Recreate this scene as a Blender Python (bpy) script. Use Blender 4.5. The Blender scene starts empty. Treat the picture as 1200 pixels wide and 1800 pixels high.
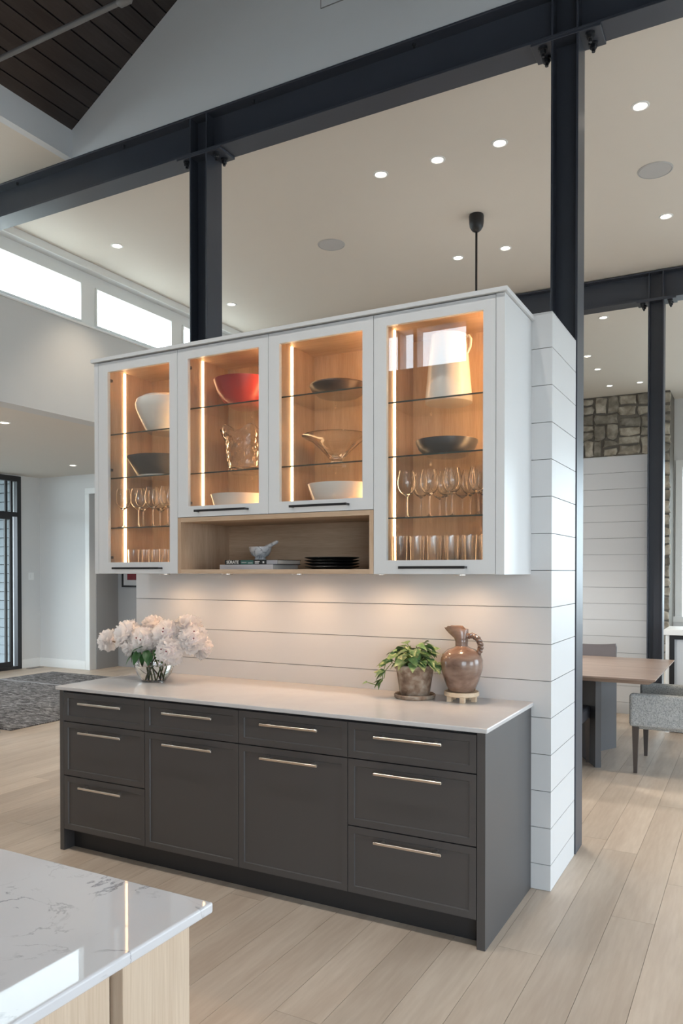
import bpy, bmesh, math, random
from mathutils import Vector, Matrix
random.seed(7)
S = bpy.context.scene
COL = S.collection

# ------------------------------------------------------------------ camera
cd = bpy.data.cameras.new('camera'); cam = bpy.data.objects.new('camera', cd); COL.objects.link(cam)
cd.sensor_fit = 'AUTO'; cd.sensor_width = 36.0
cd.lens = 1357.0 / 1800.0 * 36.0
cd.shift_y = 0.0674
cd.clip_start = 0.05
cam.location = (0, 0, 1.56)
cam.rotation_euler = (math.pi/2 - 0.0125, 0, math.atan2(732, 1357))
S.camera = cam

# ------------------------------------------------------------------ sky, daylight, exposure
S.view_settings.view_transform = 'Standard'
try: S.view_settings.look = 'None'
except Exception: pass
S.view_settings.gamma = 1.0
S.view_settings.use_curve_mapping = False
S.view_settings.exposure = 0.75
W = bpy.data.worlds.new('overcast_sky'); S.world = W; W.use_nodes = True
bgn = W.node_tree.nodes['Background']
bgn.inputs[0].default_value = (0.78, 0.90, 1.0, 1); bgn.inputs[1].default_value = 5.0
S.cycles.use_denoising = True
S.cycles.max_bounces = 28; S.cycles.diffuse_bounces = 5; S.cycles.glossy_bounces = 6
S.cycles.transmission_bounces = 24; S.cycles.transparent_max_bounces = 32
S.cycles.caustics_reflective = False; S.cycles.caustics_refractive = False
S.cycles.sample_clamp_indirect = 6.0
try: S.cycles.use_light_tree = True
except Exception: pass

def area_light(name, loc, aim, sx, sy, watts, color=(0.90, 0.955, 1.0), portal=False):
    l = bpy.data.lights.new(name, 'AREA'); l.shape = 'RECTANGLE'; l.size = sx; l.size_y = sy
    l.energy = watts; l.color = color
    if portal: l.cycles.is_portal = True
    o = bpy.data.objects.new(name, l); COL.objects.link(o)
    o.location = loc
    o.rotation_euler = Vector(aim).to_track_quat('-Z', 'Y').to_euler()
    return o
# skylight entering through the window openings (portals of the sky)
area_light('daylight_kitchen_door', (2.6, -2.25, 1.5), (0, 1, 0), 3.4, 2.9, 1, portal=True)
area_light('daylight_kitchen_side', (5.4, 1.6, 1.35), (-1, 0, 0), 2.4, 2.3, 1, portal=True)
area_light('daylight_dining_side', (5.4, 8.0, 1.75), (-1, 0, 0), 7.2, 3.1, 1, portal=True)
area_light('daylight_clerestory', (-6.3, 4.4, 4.31), (1, 0, 0), 8.2, 0.42, 1, portal=True)
area_light('daylight_back_clerestory', (-3.7, -2.25, 4.32), (0, 1, 0), 1.4, 0.5, 1, portal=True)
area_light('daylight_far_window', (1.8, 15.42, 2.1), (0, -1, 0), 6.1, 2.7, 1, portal=True)
area_light('daylight_added_window', (-8.4, 1.78, 1.6), (0, 1, 0), 3.2, 2.6, 1, portal=True)  # portal of the unseen window added at the entry front
area_light('daylight_entry_door', (-10.55, 6.9, 1.55), (1, 0, 0), 3.0, 3.0, 1, portal=True)

# ------------------------------------------------------------------ materials
def M(name):
    m = bpy.data.materials.new(name); m.use_nodes = True
    nt = m.node_tree; b = nt.nodes['Principled BSDF']
    return m, nt, b
def N(nt, t, **kw):
    n = nt.nodes.new(t)
    for k, v in kw.items(): setattr(n, k, v)
    return n
def rgb(c): return (c[0], c[1], c[2], 1)
def simple(name, c, rough=0.5, metal=0.0, var=0.06, scale=6.0, bump=0.0, bscale=60.0, spec=0.5, coat=0.0):
    m, nt, b = M(name)
    tc = N(nt, 'ShaderNodeTexCoord')
    no = N(nt, 'ShaderNodeTexNoise'); no.inputs['Scale'].default_value = scale; no.inputs['Detail'].default_value = 4
    nt.links.new(tc.outputs['Object'], no.inputs['Vector'])
    mx = N(nt, 'ShaderNodeMix', data_type='RGBA')
    mx.inputs[6].default_value = rgb([x*(1-var) for x in c]); mx.inputs[7].default_value = rgb([min(1, x*(1+var)) for x in c])
    nt.links.new(no.outputs['Fac'], mx.inputs[0]); nt.links.new(mx.outputs[2], b.inputs['Base Color'])
    b.inputs['Roughness'].default_value = rough; b.inputs['Metallic'].default_value = metal
    b.inputs['Specular IOR Level'].default_value = spec
    if coat: b.inputs['Coat Weight'].default_value = coat; b.inputs['Coat Roughness'].default_value = 0.05
    if bump:
        n2 = N(nt, 'ShaderNodeTexNoise'); n2.inputs['Scale'].default_value = bscale; n2.inputs['Detail'].default_value = 3
        nt.links.new(tc.outputs['Object'], n2.inputs['Vector'])
        bp = N(nt, 'ShaderNodeBump'); bp.inputs['Strength'].default_value = bump; bp.inputs['Distance'].default_value = 0.01
        nt.links.new(n2.outputs['Fac'], bp.inputs['Height']); nt.links.new(bp.outputs['Normal'], b.inputs['Normal'])
    return m
def wood(name, c1, c2, axis, scale=7.0, stretch=14.0, rough=0.5, pieces=0.0, fine=0.35, knots=False, spec=0.4):
    """grain stretched along an axis; pieces = brightness change from piece to piece"""
    m, nt, b = M(name)
    tc = N(nt, 'ShaderNodeTexCoord'); mp = N(nt, 'ShaderNodeMapping')
    sc = [scale]*3; sc['XYZ'.index(axis)] = scale/stretch
    mp.inputs['Scale'].default_value = sc
    nt.links.new(tc.outputs['Object'], mp.inputs['Vector'])
    oi = N(nt, 'ShaderNodeObjectInfo'); ge = N(nt, 'ShaderNodeNewGeometry')
    ad = N(nt, 'ShaderNodeMath', operation='ADD'); fr = N(nt, 'ShaderNodeMath', operation='FRACT')
    nt.links.new(oi.outputs['Random'], ad.inputs[0]); nt.links.new(ge.outputs['Random Per Island'], ad.inputs[1]); nt.links.new(ad.outputs[0], fr.inputs[0])
    va = N(nt, 'ShaderNodeVectorMath', operation='ADD')
    if pieces:
        mu = N(nt, 'ShaderNodeMath', operation='MULTIPLY'); mu.inputs[1].default_value = 37.0
        nt.links.new(fr.outputs[0], mu.inputs[0]); nt.links.new(mu.outputs[0], va.inputs[1])
    nt.links.new(mp.outputs[0], va.inputs[0])
    n1 = N(nt, 'ShaderNodeTexNoise'); n1.inputs['Scale'].default_value = 1.0; n1.inputs['Detail'].default_value = 6; n1.inputs['Distortion'].default_value = 0.6
    n2 = N(nt, 'ShaderNodeTexNoise'); n2.inputs['Scale'].default_value = 9.0; n2.inputs['Detail'].default_value = 3
    nt.links.new(va.outputs[0], n1.inputs['Vector']); nt.links.new(va.outputs[0], n2.inputs['Vector'])
    mf = N(nt, 'ShaderNodeMix'); mf.inputs[0].default_value = fine
    nt.links.new(n1.outputs['Fac'], mf.inputs[2]); nt.links.new(n2.outputs['Fac'], mf.inputs[3])
    rp = N(nt, 'ShaderNodeValToRGB'); rp.color_ramp.elements[0].position = 0.36; rp.color_ramp.elements[1].position = 0.66
    rp.color_ramp.elements[0].color = rgb(c1); rp.color_ramp.elements[1].color = rgb(c2)
    nt.links.new(mf.outputs[0], rp.inputs[0])
    out = rp.outputs[0]
    if pieces:
        hs = N(nt, 'ShaderNodeHueSaturation')
        mr = N(nt, 'ShaderNodeMapRange'); mr.inputs[3].default_value = 1-pieces; mr.inputs[4].default_value = 1+pieces*0.7
        nt.links.new(fr.outputs[0], mr.inputs[0]); nt.links.new(mr.outputs[0], hs.inputs['Value']); nt.links.new(out, hs.inputs['Color'])
        out = hs.outputs[0]
    nt.links.new(out, b.inputs['Base Color'])
    b.inputs['Roughness'].default_value = rough; b.inputs['Specular IOR Level'].default_value = spec
    bp = N(nt, 'ShaderNodeBump'); bp.inputs['Strength'].default_value = 0.06; bp.inputs['Distance'].default_value = 0.002
    nt.links.new(n2.outputs['Fac'], bp.inputs['Height']); nt.links.new(bp.outputs['Normal'], b.inputs['Normal'])
    return m
def emit(name, c, s):
    m = bpy.data.materials.new(name); m.use_nodes = True; nt = m.node_tree; nt.nodes.clear()
    e = N(nt, 'ShaderNodeEmission'); e.inputs[0].default_value = rgb(c); e.inputs[1].default_value = s
    o = N(nt, 'ShaderNodeOutputMaterial'); nt.links.new(e.outputs[0], o.inputs[0]); return m
def pane(name, tint, base=0.045):
    """thin clear sheet glass: passes light straight, mirrors by the angle (same for every ray)"""
    m = bpy.data.materials.new(name); m.use_nodes = True; nt = m.node_tree; nt.nodes.clear()
    tr = N(nt, 'ShaderNodeBsdfTransparent'); tr.inputs[0].default_value = rgb(tint)
    gl = N(nt, 'ShaderNodeBsdfGlossy'); gl.inputs['Roughness'].default_value = 0.0; gl.inputs[0].default_value = (1, 1, 1, 1)
    ge = N(nt, 'ShaderNodeNewGeometry'); dt = N(nt, 'ShaderNodeVectorMath', operation='DOT_PRODUCT')
    nt.links.new(ge.outputs['Normal'], dt.inputs[0]); nt.links.new(ge.outputs['Incoming'], dt.inputs[1])
    ab = N(nt, 'ShaderNodeMath', operation='ABSOLUTE'); nt.links.new(dt.outputs['Value'], ab.inputs[0])
    su = N(nt, 'ShaderNodeMath', operation='SUBTRACT'); su.inputs[0].default_value = 1.0; nt.links.new(ab.outputs[0], su.inputs[1])
    pw = N(nt, 'ShaderNodeMath', operation='POWER'); pw.inputs[1].default_value = 5.0; nt.links.new(su.outputs[0], pw.inputs[0])
    ma = N(nt, 'ShaderNodeMath', operation='MULTIPLY_ADD'); ma.inputs[1].default_value = 1-base; ma.inputs[2].default_value = base
    nt.links.new(pw.outputs[0], ma.inputs[0])
    mx = N(nt, 'ShaderNodeMixShader'); nt.links.new(ma.outputs[0], mx.inputs[0])
    nt.links.new(tr.outputs[0], mx.inputs[1]); nt.links.new(gl.outputs[0], mx.inputs[2])
    o = N(nt, 'ShaderNodeOutputMaterial'); nt.links.new(mx.outputs[0], o.inputs[0]); return m
def solid_glass(name, c, ior=1.45, rough=0.0):
    m, nt, b = M(name)
    b.inputs['Base Color'].default_value = rgb(c); b.inputs['Transmission Weight'].default_value = 1.0
    b.inputs['IOR'].default_value = ior; b.inputs['Roughness'].default_value = rough; return m
def veined(name, base, vein, scale, rough, width=0.03, amount=0.8, spec=0.5):
    m, nt, b = M(name)
    tc = N(nt, 'ShaderNodeTexCoord')
    n1 = N(nt, 'ShaderNodeTexNoise'); n1.inputs['Scale'].default_value = scale; n1.inputs['Detail'].default_value = 7; n1.inputs['Distortion'].default_value = 1.1; n1.inputs['Roughness'].default_value = 0.6
    nt.links.new(tc.outputs['Object'], n1.inputs['Vector'])
    s = N(nt, 'ShaderNodeMath', operation='SUBTRACT'); s.inputs[1].default_value = 0.5; nt.links.new(n1.outputs['Fac'], s.inputs[0])
    a = N(nt, 'ShaderNodeMath', operation='ABSOLUTE'); nt.links.new(s.outputs[0], a.inputs[0])
    r = N(nt, 'ShaderNodeMapRange'); r.inputs[1].default_value = 0.0; r.inputs[2].default_value = width; r.inputs[3].default_value = 1; r.inputs[4].default_value = 0; nt.links.new(a.outputs[0], r.inputs[0])
    n2 = N(nt, 'ShaderNodeTexNoise'); n2.inputs['Scale'].default_value = scale*1.7; n2.inputs['Detail'].default_value = 3; nt.links.new(tc.outputs['Object'], n2.inputs['Vector'])
    r2 = N(nt, 'ShaderNodeMapRange'); r2.inputs[1].default_value = 0.43; r2.inputs[2].default_value = 0.62; nt.links.new(n2.outputs['Fac'], r2.inputs[0])
    mu = N(nt, 'ShaderNodeMath', operation='MULTIPLY'); nt.links.new(r.outputs[0], mu.inputs[0]); nt.links.new(r2.outputs[0], mu.inputs[1])
    mu2 = N(nt, 'ShaderNodeMath', operation='MULTIPLY'); mu2.inputs[1].default_value = amount; nt.links.new(mu.outputs[0], mu2.inputs[0])
    n3 = N(nt, 'ShaderNodeTexNoise'); n3.inputs['Scale'].default_value = scale*0.8; n3.inputs['Detail'].default_value = 5; nt.links.new(tc.outputs['Object'], n3.inputs['Vector'])
    m0 = N(nt, 'ShaderNodeMix', data_type='RGBA'); m0.inputs[6].default_value = rgb(base); m0.inputs[7].default_value = rgb([x*0.86 for x in base]); nt.links.new(n3.outputs['Fac'], m0.inputs[0])
    mx = N(nt, 'ShaderNodeMix', data_type='RGBA'); nt.links.new(m0.outputs[2], mx.inputs[6]); mx.inputs[7].default_value = rgb(vein)
    nt.links.new(mu2.outputs[0], mx.inputs[0]); nt.links.new(mx.outputs[2], b.inputs['Base Color'])
    b.inputs['Roughness'].default_value = rough; b.inputs['Specular IOR Level'].default_value = spec; return m
def mottled(name, cols, scale, rough, bump=0.0, detail=6, distortion=0.4, coat=0.0, pieces=0.0, stretch=(1, 1, 1)):
    m, nt, b = M(name)
    tc = N(nt, 'ShaderNodeTexCoord'); mp = N(nt, 'ShaderNodeMapping'); mp.inputs['Scale'].default_value = stretch
    nt.links.new(tc.outputs['Object'], mp.inputs['Vector'])
    n1 = N(nt, 'ShaderNodeTexNoise'); n1.inputs['Scale'].default_value = scale; n1.inputs['Detail'].default_value = detail; n1.inputs['Distortion'].default_value = distortion
    nt.links.new(mp.outputs[0], n1.inputs['Vector'])
    rp = N(nt, 'ShaderNodeValToRGB'); els = rp.color_ramp.elements
    while len(els) < len(cols): els.new(0.5)
    for i, c in enumerate(cols):
        els[i].position = 0.3 + 0.4*i/(len(cols)-1); els[i].color = rgb(c)
    nt.links.new(n1.outputs['Fac'], rp.inputs[0]); out = rp.outputs[0]
    if pieces:
        oi = N(nt, 'ShaderNodeObjectInfo'); hs = N(nt, 'ShaderNodeHueSaturation')
        mr = N(nt, 'ShaderNodeMapRange'); mr.inputs[3].default_value = 1-pieces; mr.inputs[4].default_value = 1+pieces
        nt.links.new(oi.outputs['Random'], mr.inputs[0]); nt.links.new(mr.outputs[0], hs.inputs['Value']); nt.links.new(out, hs.inputs['Color']); out = hs.outputs[0]
    nt.links.new(out, b.inputs['Base Color']); b.inputs['Roughness'].default_value = rough
    if coat: b.inputs['Coat Weight'].default_value = coat; b.inputs['Coat Roughness'].default_value = 0.06
    if bump:
        bp = N(nt, 'ShaderNodeBump'); bp.inputs['Strength'].default_value = bump; bp.inputs['Distance'].default_value = 0.01
        nt.links.new(n1.outputs['Fac'], bp.inputs['Height']); nt.links.new(bp.outputs['Normal'], b.inputs['Normal'])
    return m

m_wall = simple('wall_paint', (0.66, 0.665, 0.66), 0.6, var=0.015)
m_wall_grey = simple('hall_grey_paint', (0.33, 0.33, 0.33), 0.6, var=0.02)
m_gable = simple('gable_white_paint', (0.72, 0.76, 0.80), 0.6, var=0.015)
m_ceil = simple('ceiling_warm_white_paint', (0.715, 0.67, 0.605), 0.65, var=0.012)
m_trim = simple('white_trim_paint', (0.80, 0.81, 0.80), 0.4, var=0.01)
m_ship = simple('white_shiplap_paint', (0.64, 0.65, 0.66), 0.45, var=0.015, scale=3)
m_gap = simple('shadow_gap_backing', (0.22, 0.22, 0.23), 0.8)
m_cabw = simple('cabinet_white_lacquer', (0.69, 0.71, 0.725), 0.35, var=0.01)
m_char = simple('charcoal_lacquer', (0.050, 0.048, 0.050), 0.45, var=0.03, spec=0.85)
m_kick = simple('black_toe_kick', (0.022, 0.022, 0.024), 0.5)
m_void = simple('black_void', (0.002, 0.002, 0.002), 1.0, spec=0.0)
m_nick = simple('brushed_nickel', (0.72, 0.67, 0.62), 0.28, metal=1.0, var=0.03, scale=40)
m_chrome = simple('dark_bronze_hinge', (0.07, 0.05, 0.04), 0.35, metal=0.3)
m_blk = simple('matte_black_metal', (0.016, 0.016, 0.018), 0.35, metal=0.0)
m_steel = simple('blue_black_painted_steel', (0.043, 0.050, 0.068), 0.40, var=0.12, scale=5, bump=0.03, bscale=40, spec=0.6)
m_bolt = simple('dark_bolt_steel', (0.03, 0.032, 0.038), 0.3, metal=0.3)
m_rod = simple('grey_painted_rod', (0.16, 0.16, 0.165), 0.4)
m_floor = wood('pale_oak_floorboard', (0.51, 0.41, 0.325), (0.64, 0.54, 0.445), 'Y', 6, 10, 0.36, pieces=0.09, fine=0.4, spec=0.45)
m_under = simple('floor_joint_dark', (0.30, 0.23, 0.17), 0.8)
m_oakv = wood('oak_lining_vertical', (0.47, 0.32, 0.21), (0.62, 0.46, 0.33), 'Z', 16, 12, 0.5)
m_oakh = wood('oak_lining_horizontal', (0.46, 0.32, 0.21), (0.61, 0.46, 0.33), 'X', 16, 12, 0.5)
m_oakp = wood('pale_rift_oak_panel', (0.52, 0.40, 0.295), (0.63, 0.51, 0.395), 'Z', 30, 30, 0.5, fine=0.5)
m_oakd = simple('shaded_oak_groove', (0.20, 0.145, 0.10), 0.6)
m_plank = wood('dark_stained_ceiling_plank', (0.030, 0.024, 0.023), (0.050, 0.042, 0.041), 'Y', 10, 12, 0.4, pieces=0.10)
m_quartz = veined('pale_quartz_worktop', (0.63, 0.625, 0.63), (0.53, 0.52, 0.53), 6, 0.22, 0.02, 0.35)
m_marble = veined('white_marble_quartz', (0.66, 0.66, 0.685), (0.20, 0.20, 0.23), 5.5, 0.02, 0.020, 0.85, spec=0.36)
m_mortar = veined('grey_veined_marble', (0.72, 0.73, 0.75), (0.20, 0.21, 0.24), 22, 0.25, 0.09, 0.9)
m_led = emit('warm_led_diffuser', (1.0, 0.63, 0.33), 7.5)
m_led2 = emit('warm_led_diffuser_bright', (1.0, 0.58, 0.27), 44.0)
m_puck = emit('warm_puck_lens', (1.0, 0.66, 0.36), 9.0)
m_down = emit('downlight_lens', (1.0, 0.90, 0.76), 6.0)
m_pane = pane('cabinet_sheet_glass', (0.985, 0.99, 0.985))
m_winpane = pane('window_glass', (0.96, 0.98, 0.97))
m_shelf = pane('glass_shelf', (0.965, 0.98, 0.968), 0.05)
m_shelfedge = simple('green_glass_edge', (0.035, 0.05, 0.045), 0.15)
m_glass = solid_glass('clear_glass', (1, 1, 1), 1.45)
m_crystal = solid_glass('cut_crystal', (1, 1, 1), 1.5)
m_water = solid_glass('vase_water', (0.97, 1.0, 0.95), 1.33)
m_whitec = simple('white_glazed_ceramic', (0.82, 0.79, 0.75), 0.25, var=0.02)
m_greyc = simple('charcoal_ceramic', (0.055, 0.055, 0.058), 0.35, var=0.06)
m_darkw = wood('dark_carved_wood', (0.035, 0.022, 0.017), (0.08, 0.05, 0.038), 'X', 14, 5, 0.35)
m_red = simple('oxblood_red_ceramic', (0.42, 0.045, 0.045), 0.3, var=0.1)
m_plate = simple('black_stoneware', (0.014, 0.014, 0.016), 0.3)
m_terra = mottled('aged_terracotta', [(0.15, 0.095, 0.065), (0.28, 0.20, 0.145), (0.42, 0.36, 0.29)], 26, 0.8, bump=0.25)
m_soil = simple('potting_soil', (0.03, 0.022, 0.016), 0.9, bump=0.5)
m_jug = mottled('brown_glazed_stoneware', [(0.12, 0.066, 0.045), (0.24, 0.15, 0.11), (0.33, 0.23, 0.175)], 9, 0.25, bump=0.08, coat=0.6, stretch=(1, 1, 2.2))
m_trivet = wood('pale_pine_trivet', (0.62, 0.46, 0.31), (0.76, 0.61, 0.44), 'X', 20, 8, 0.55)
m_petal = simple('blush_white_petal', (0.93, 0.89, 0.87), 0.55, var=0.04, scale=30)
def translucent(m, c, k):
    nt = m.node_tree; b = nt.nodes['Principled BSDF']; o = [n for n in nt.nodes if n.type == 'OUTPUT_MATERIAL'][0]
    t = N(nt, 'ShaderNodeBsdfTranslucent'); t.inputs[0].default_value = rgb(c); mx = N(nt, 'ShaderNodeMixShader'); mx.inputs[0].default_value = k
    nt.links.new(b.outputs[0], mx.inputs[1]); nt.links.new(t.outputs[0], mx.inputs[2]); nt.links.new(mx.outputs[0], o.inputs[0])
translucent(m_petal, (0.95, 0.935, 0.93), 0.40)
m_petalc = simple('pink_flecked_petal', (0.84, 0.76, 0.75), 0.55, var=0.06, scale=60)
m_fleck = simple('crimson_fleck', (0.16, 0.012, 0.03), 0.5)
m_stem = simple('green_stem', (0.16, 0.26, 0.05), 0.5, var=0.2)
m_stemb = simple('brown_flower_stem', (0.20, 0.12, 0.05), 0.6, var=0.2)
m_leafd = simple('dark_green_leaf', (0.03, 0.10, 0.025), 0.4, var=0.35, scale=40)
m_leafv = mottled('variegated_leaf', [(0.07, 0.17, 0.06), (0.17, 0.29, 0.11), (0.60, 0.62, 0.30)], 38, 0.4, pieces=0.35)
m_walnut = wood('grey_walnut_tabletop', (0.25, 0.18, 0.145), (0.39, 0.30, 0.25), 'X', 10, 9, 0.3)
m_slab = simple('dark_grey_pedestal', (0.075, 0.074, 0.078), 0.5)
m_tweed = mottled('grey_tweed', [(0.24, 0.255, 0.26), (0.42, 0.44, 0.445), (0.56, 0.58, 0.58)], 120, 0.9, bump=0.4, detail=3)
m_leather = simple('taupe_leather', (0.135, 0.12, 0.125), 0.5, var=0.1)
m_dleather = simple('dark_leather', (0.05, 0.05, 0.058), 0.45, var=0.1)
m_dwood = simple('dark_stained_legs', (0.07, 0.055, 0.048), 0.45)
m_console = simple('pale_grey_panel', (0.55, 0.57, 0.59), 0.5)
m_mortarj = simple('stone_mortar', (0.16, 0.145, 0.125), 0.9, bump=0.5, bscale=40)
m_stone = mottled('chimney_stone', [(0.17, 0.15, 0.12), (0.28, 0.255, 0.21), (0.40, 0.37, 0.32)], 8, 0.85, bump=0.6, pieces=0.38)
m_siding = simple('pale_blue_siding', (0.25, 0.285, 0.31), 0.6, var=0.03)
m_ground = simple('outdoor_paving', (0.33, 0.33, 0.32), 0.9, var=0.15, bump=0.2)
m_speaker = simple('speaker_grille', (0.50, 0.50, 0.50), 0.7)
m_paper = simple('book_pages', (0.72, 0.70, 0.66), 0.8)
m_bookg = simple('grey_book_cloth', (0.52, 0.52, 0.56), 0.6)
m_bookb = simple('black_book_cover', (0.02, 0.022, 0.024), 0.45)
m_teal = simple('teal_spine_band', (0.06, 0.17, 0.15), 0.5)
m_letter = simple('white_lettering', (0.85, 0.85, 0.83), 0.5)
m_mat = simple('picture_mount', (0.46, 0.46, 0.46), 0.8)
m_art = simple('dark_red_print', (0.14, 0.006, 0.012), 0.5, var=0.4, scale=14)

def rug_material():
    m, nt, b = M('dark_patterned_rug')
    tc = N(nt, 'ShaderNodeTexCoord')
    mp = N(nt, 'ShaderNodeMapping'); mp.inputs['Scale'].default_value = (1.0, 2.6, 1)
    nt.links.new(tc.outputs['Object'], mp.inputs['Vector'])
    n1 = N(nt, 'ShaderNodeTexNoise'); n1.inputs['Scale'].default_value = 4.5; n1.inputs['Detail'].default_value = 6; n1.inputs['Distortion'].default_value = 2.2
    w = N(nt, 'ShaderNodeTexVoronoi', feature='DISTANCE_TO_EDGE'); w.inputs['Scale'].default_value = 5.0
    ad = N(nt, 'ShaderNodeVectorMath', operation='ADD'); nt.links.new(mp.outputs[0], ad.inputs[0])
    sc = N(nt, 'ShaderNodeVectorMath', operation='SCALE'); sc.inputs['Scale'].default_value = 0.5
    nt.links.new(n1.outputs['Color'], sc.inputs[0]); nt.links.new(sc.outputs[0], ad.inputs[1]); nt.links.new(ad.outputs[0], w.inputs['Vector'])
    nt.links.new(mp.outputs[0], n1.inputs['Vector'])
    r = N(nt, 'ShaderNodeMapRange'); r.inputs[1].default_value = 0.0; r.inputs[2].default_value = 0.12; nt.links.new(w.outputs['Distance'], r.inputs[0])
    rp = N(nt, 'ShaderNodeValToRGB'); e = rp.color_ramp.elements
    e[0].position = 0.35; e[0].color = (0.07, 0.065, 0.068, 1); e[1].position = 0.66; e[1].color = (0.36, 0.35, 0.355, 1)
    nt.links.new(n1.outputs['Fac'], rp.inputs[0])
    mx = N(nt, 'ShaderNodeMix', data_type='RGBA'); mx.inputs[6].default_value = (0.035, 0.032, 0.034, 1)
    nt.links.new(r.outputs[0], mx.inputs[0]); nt.links.new(rp.outputs[0], mx.inputs[7]); nt.links.new(mx.outputs[2], b.inputs['Base Color'])
    b.inputs['Roughness'].default_value = 0.95
    bp = N(nt, 'ShaderNodeBump'); bp.inputs['Strength'].default_value = 0.6; bp.inputs['Distance'].default_value = 0.01
    nt.links.new(r.outputs[0], bp.inputs['Height']); nt.links.new(bp.outputs['Normal'], b.inputs['Normal'])
    return m
m_rug = rug_material()
m_rugline = simple('pale_rug_border', (0.34, 0.34, 0.36), 0.95, var=0.2, scale=30)

# ------------------------------------------------------------------ mesh helpers
def nb(): return bmesh.new()
def box(bm, x0, x1, y0, y1, z0, z1, bev=0.0, seg=1):
    vs = [bm.verts.new(p) for p in ((x0, y0, z0), (x1, y0, z0), (x1, y1, z0), (x0, y1, z0), (x0, y0, z1), (x1, y0, z1), (x1, y1, z1), (x0, y1, z1))]
    fs = [bm.faces.new([vs[i] for i in q]) for q in ((0, 3, 2, 1), (4, 5, 6, 7), (0, 1, 5, 4), (1, 2, 6, 5), (2, 3, 7, 6), (3, 0, 4, 7))]
    if bev:
        es = list({e for f in fs for e in f.edges})
        bmesh.ops.bevel(bm, geom=es, offset=bev, segments=seg, affect='EDGES', profile=0.5)
    return vs
def quadprism(bm, base, top):
    """closed prism between two polygons of the same count"""
    a = [bm.verts.new(p) for p in base]; b = [bm.verts.new(p) for p in top]; n = len(a)
    bm.faces.new(a[::-1]); bm.faces.new(b)
    for i in range(n): bm.faces.new((a[i], a[(i+1) % n], b[(i+1) % n], b[i]))
def lathe(bm, prof, c=(0, 0, 0), seg=28, warp=None, smooth=True):
    """prof: (r, z) list; r=0 collapses to the axis"""
    rings = []
    for r, z in prof:
        if r <= 1e-6: rings.append([bm.verts.new((c[0], c[1], c[2]+z))])
        else:
            ring = []
            for i in range(seg):
                a = 2*math.pi*i/seg; rr, zz = r, z
                if warp: rr, zz = warp(r, z, a)
                ring.append(bm.verts.new((c[0]+rr*math.cos(a), c[1]+rr*math.sin(a), c[2]+zz)))
            rings.append(ring)
    for p, q in zip(rings, rings[1:]):
        for i in range(seg):
            j = (i+1) % seg
            if len(p) == 1 and len(q) == 1: continue
            if len(p) == 1: f = bm.faces.new((p[0], q[i], q[j]))
            elif len(q) == 1: f = bm.faces.new((p[i], q[0], p[j]))
            else: f = bm.faces.new((p[i], q[i], q[j], p[j]))
            f.smooth = smooth
def tube(bm, pts, rad, seg=8, caps=True):
    pts = [Vector(p) for p in pts]; n = len(pts)
    if not hasattr(rad, '__len__'): rad = [rad]*n
    rings = []; up = None
    for i, p in enumerate(pts):
        d = (pts[min(i+1, n-1)] - pts[max(i-1, 0)]).normalized()
        if up is None:
            up = Vector((0, 0, 1)) if abs(d.z) < 0.9 else Vector((1, 0, 0))
        x = d.cross(up).normalized(); up = x.cross(d).normalized()
        rings.append([bm.verts.new(p + rad[i]*(math.cos(2*math.pi*k/seg)*x + math.sin(2*math.pi*k/seg)*up)) for k in range(seg)])
    for a, b in zip(rings, rings[1:]):
        for k in range(seg):
            f = bm.faces.new((a[k], a[(k+1) % seg], b[(k+1) % seg], b[k])); f.smooth = True
    if caps: bm.faces.new(rings[0][::-1]); bm.faces.new(rings[-1])
def taper(bm, x, y, z0, z1, r0, r1, lean=(0, 0)):
    """square tapered leg, r0 at the floor, r1 at the top, lean = offset of the top"""
    q = ((-1, -1), (1, -1), (1, 1), (-1, 1))
    quadprism(bm, [(x+a*r0, y+b*r0, z0) for a, b in q], [(x+lean[0]+a*r1, y+lean[1]+b*r1, z1) for a, b in q])

ROOT = {}
def rootloc(o):
    while o.parent: o = o.parent
    return Vector(o.location)
def link(name, bm, mat, parent=None, loc=None, recalc=True):
    if recalc: bmesh.ops.recalc_face_normals(bm, faces=bm.faces)
    for e in bm.edges:
        if len(e.link_faces) == 2 and e.calc_face_angle(0.0) > 0.72: e.smooth = False
    off = rootloc(parent) if parent else Vector(loc or (0, 0, 0))
    if off.length: bmesh.ops.translate(bm, verts=bm.verts, vec=-off)
    me = bpy.data.meshes.new(name); bm.to_mesh(me); bm.free()
    for mm in (mat if isinstance(mat, (list, tuple)) else [mat]): me.materials.append(mm)
    o = bpy.data.objects.new(name, me); COL.objects.link(o)
    if parent: o.parent = parent
    else: o.location = off
    return o
def tag(o, label, cat, group=None, kind=None):
    o['label'] = label; o['category'] = cat
    if group: o['group'] = group
    if kind: o['kind'] = kind
    return o
def thing(name, label, cat, loc, group=None, kind=None):
    o = bpy.data.objects.new(name, None); COL.objects.link(o); o.location = loc
    return tag(o, label, cat, group, kind)
def part(parent, name, bm, mat, label=None):
    o = link(name, bm, mat, parent)
    if label: o['label'] = label
    return o
def solo(name, bm, mat, label, cat, loc, group=None, kind=None):
    return tag(link(name, bm, mat, None, loc), label, cat, group, kind)
def structure(name, bm, mat, parent=None, label=None):
    o = link(name, bm, mat, parent)
    if not parent: o['kind'] = 'structure'
    if label: o['label'] = label
    return o
def bxo(x0, x1, y0, y1, z0, z1, bev=0.0, seg=1):
    bm = nb(); box(bm, x0, x1, y0, y1, z0, z1, bev, seg); return bm
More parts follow.
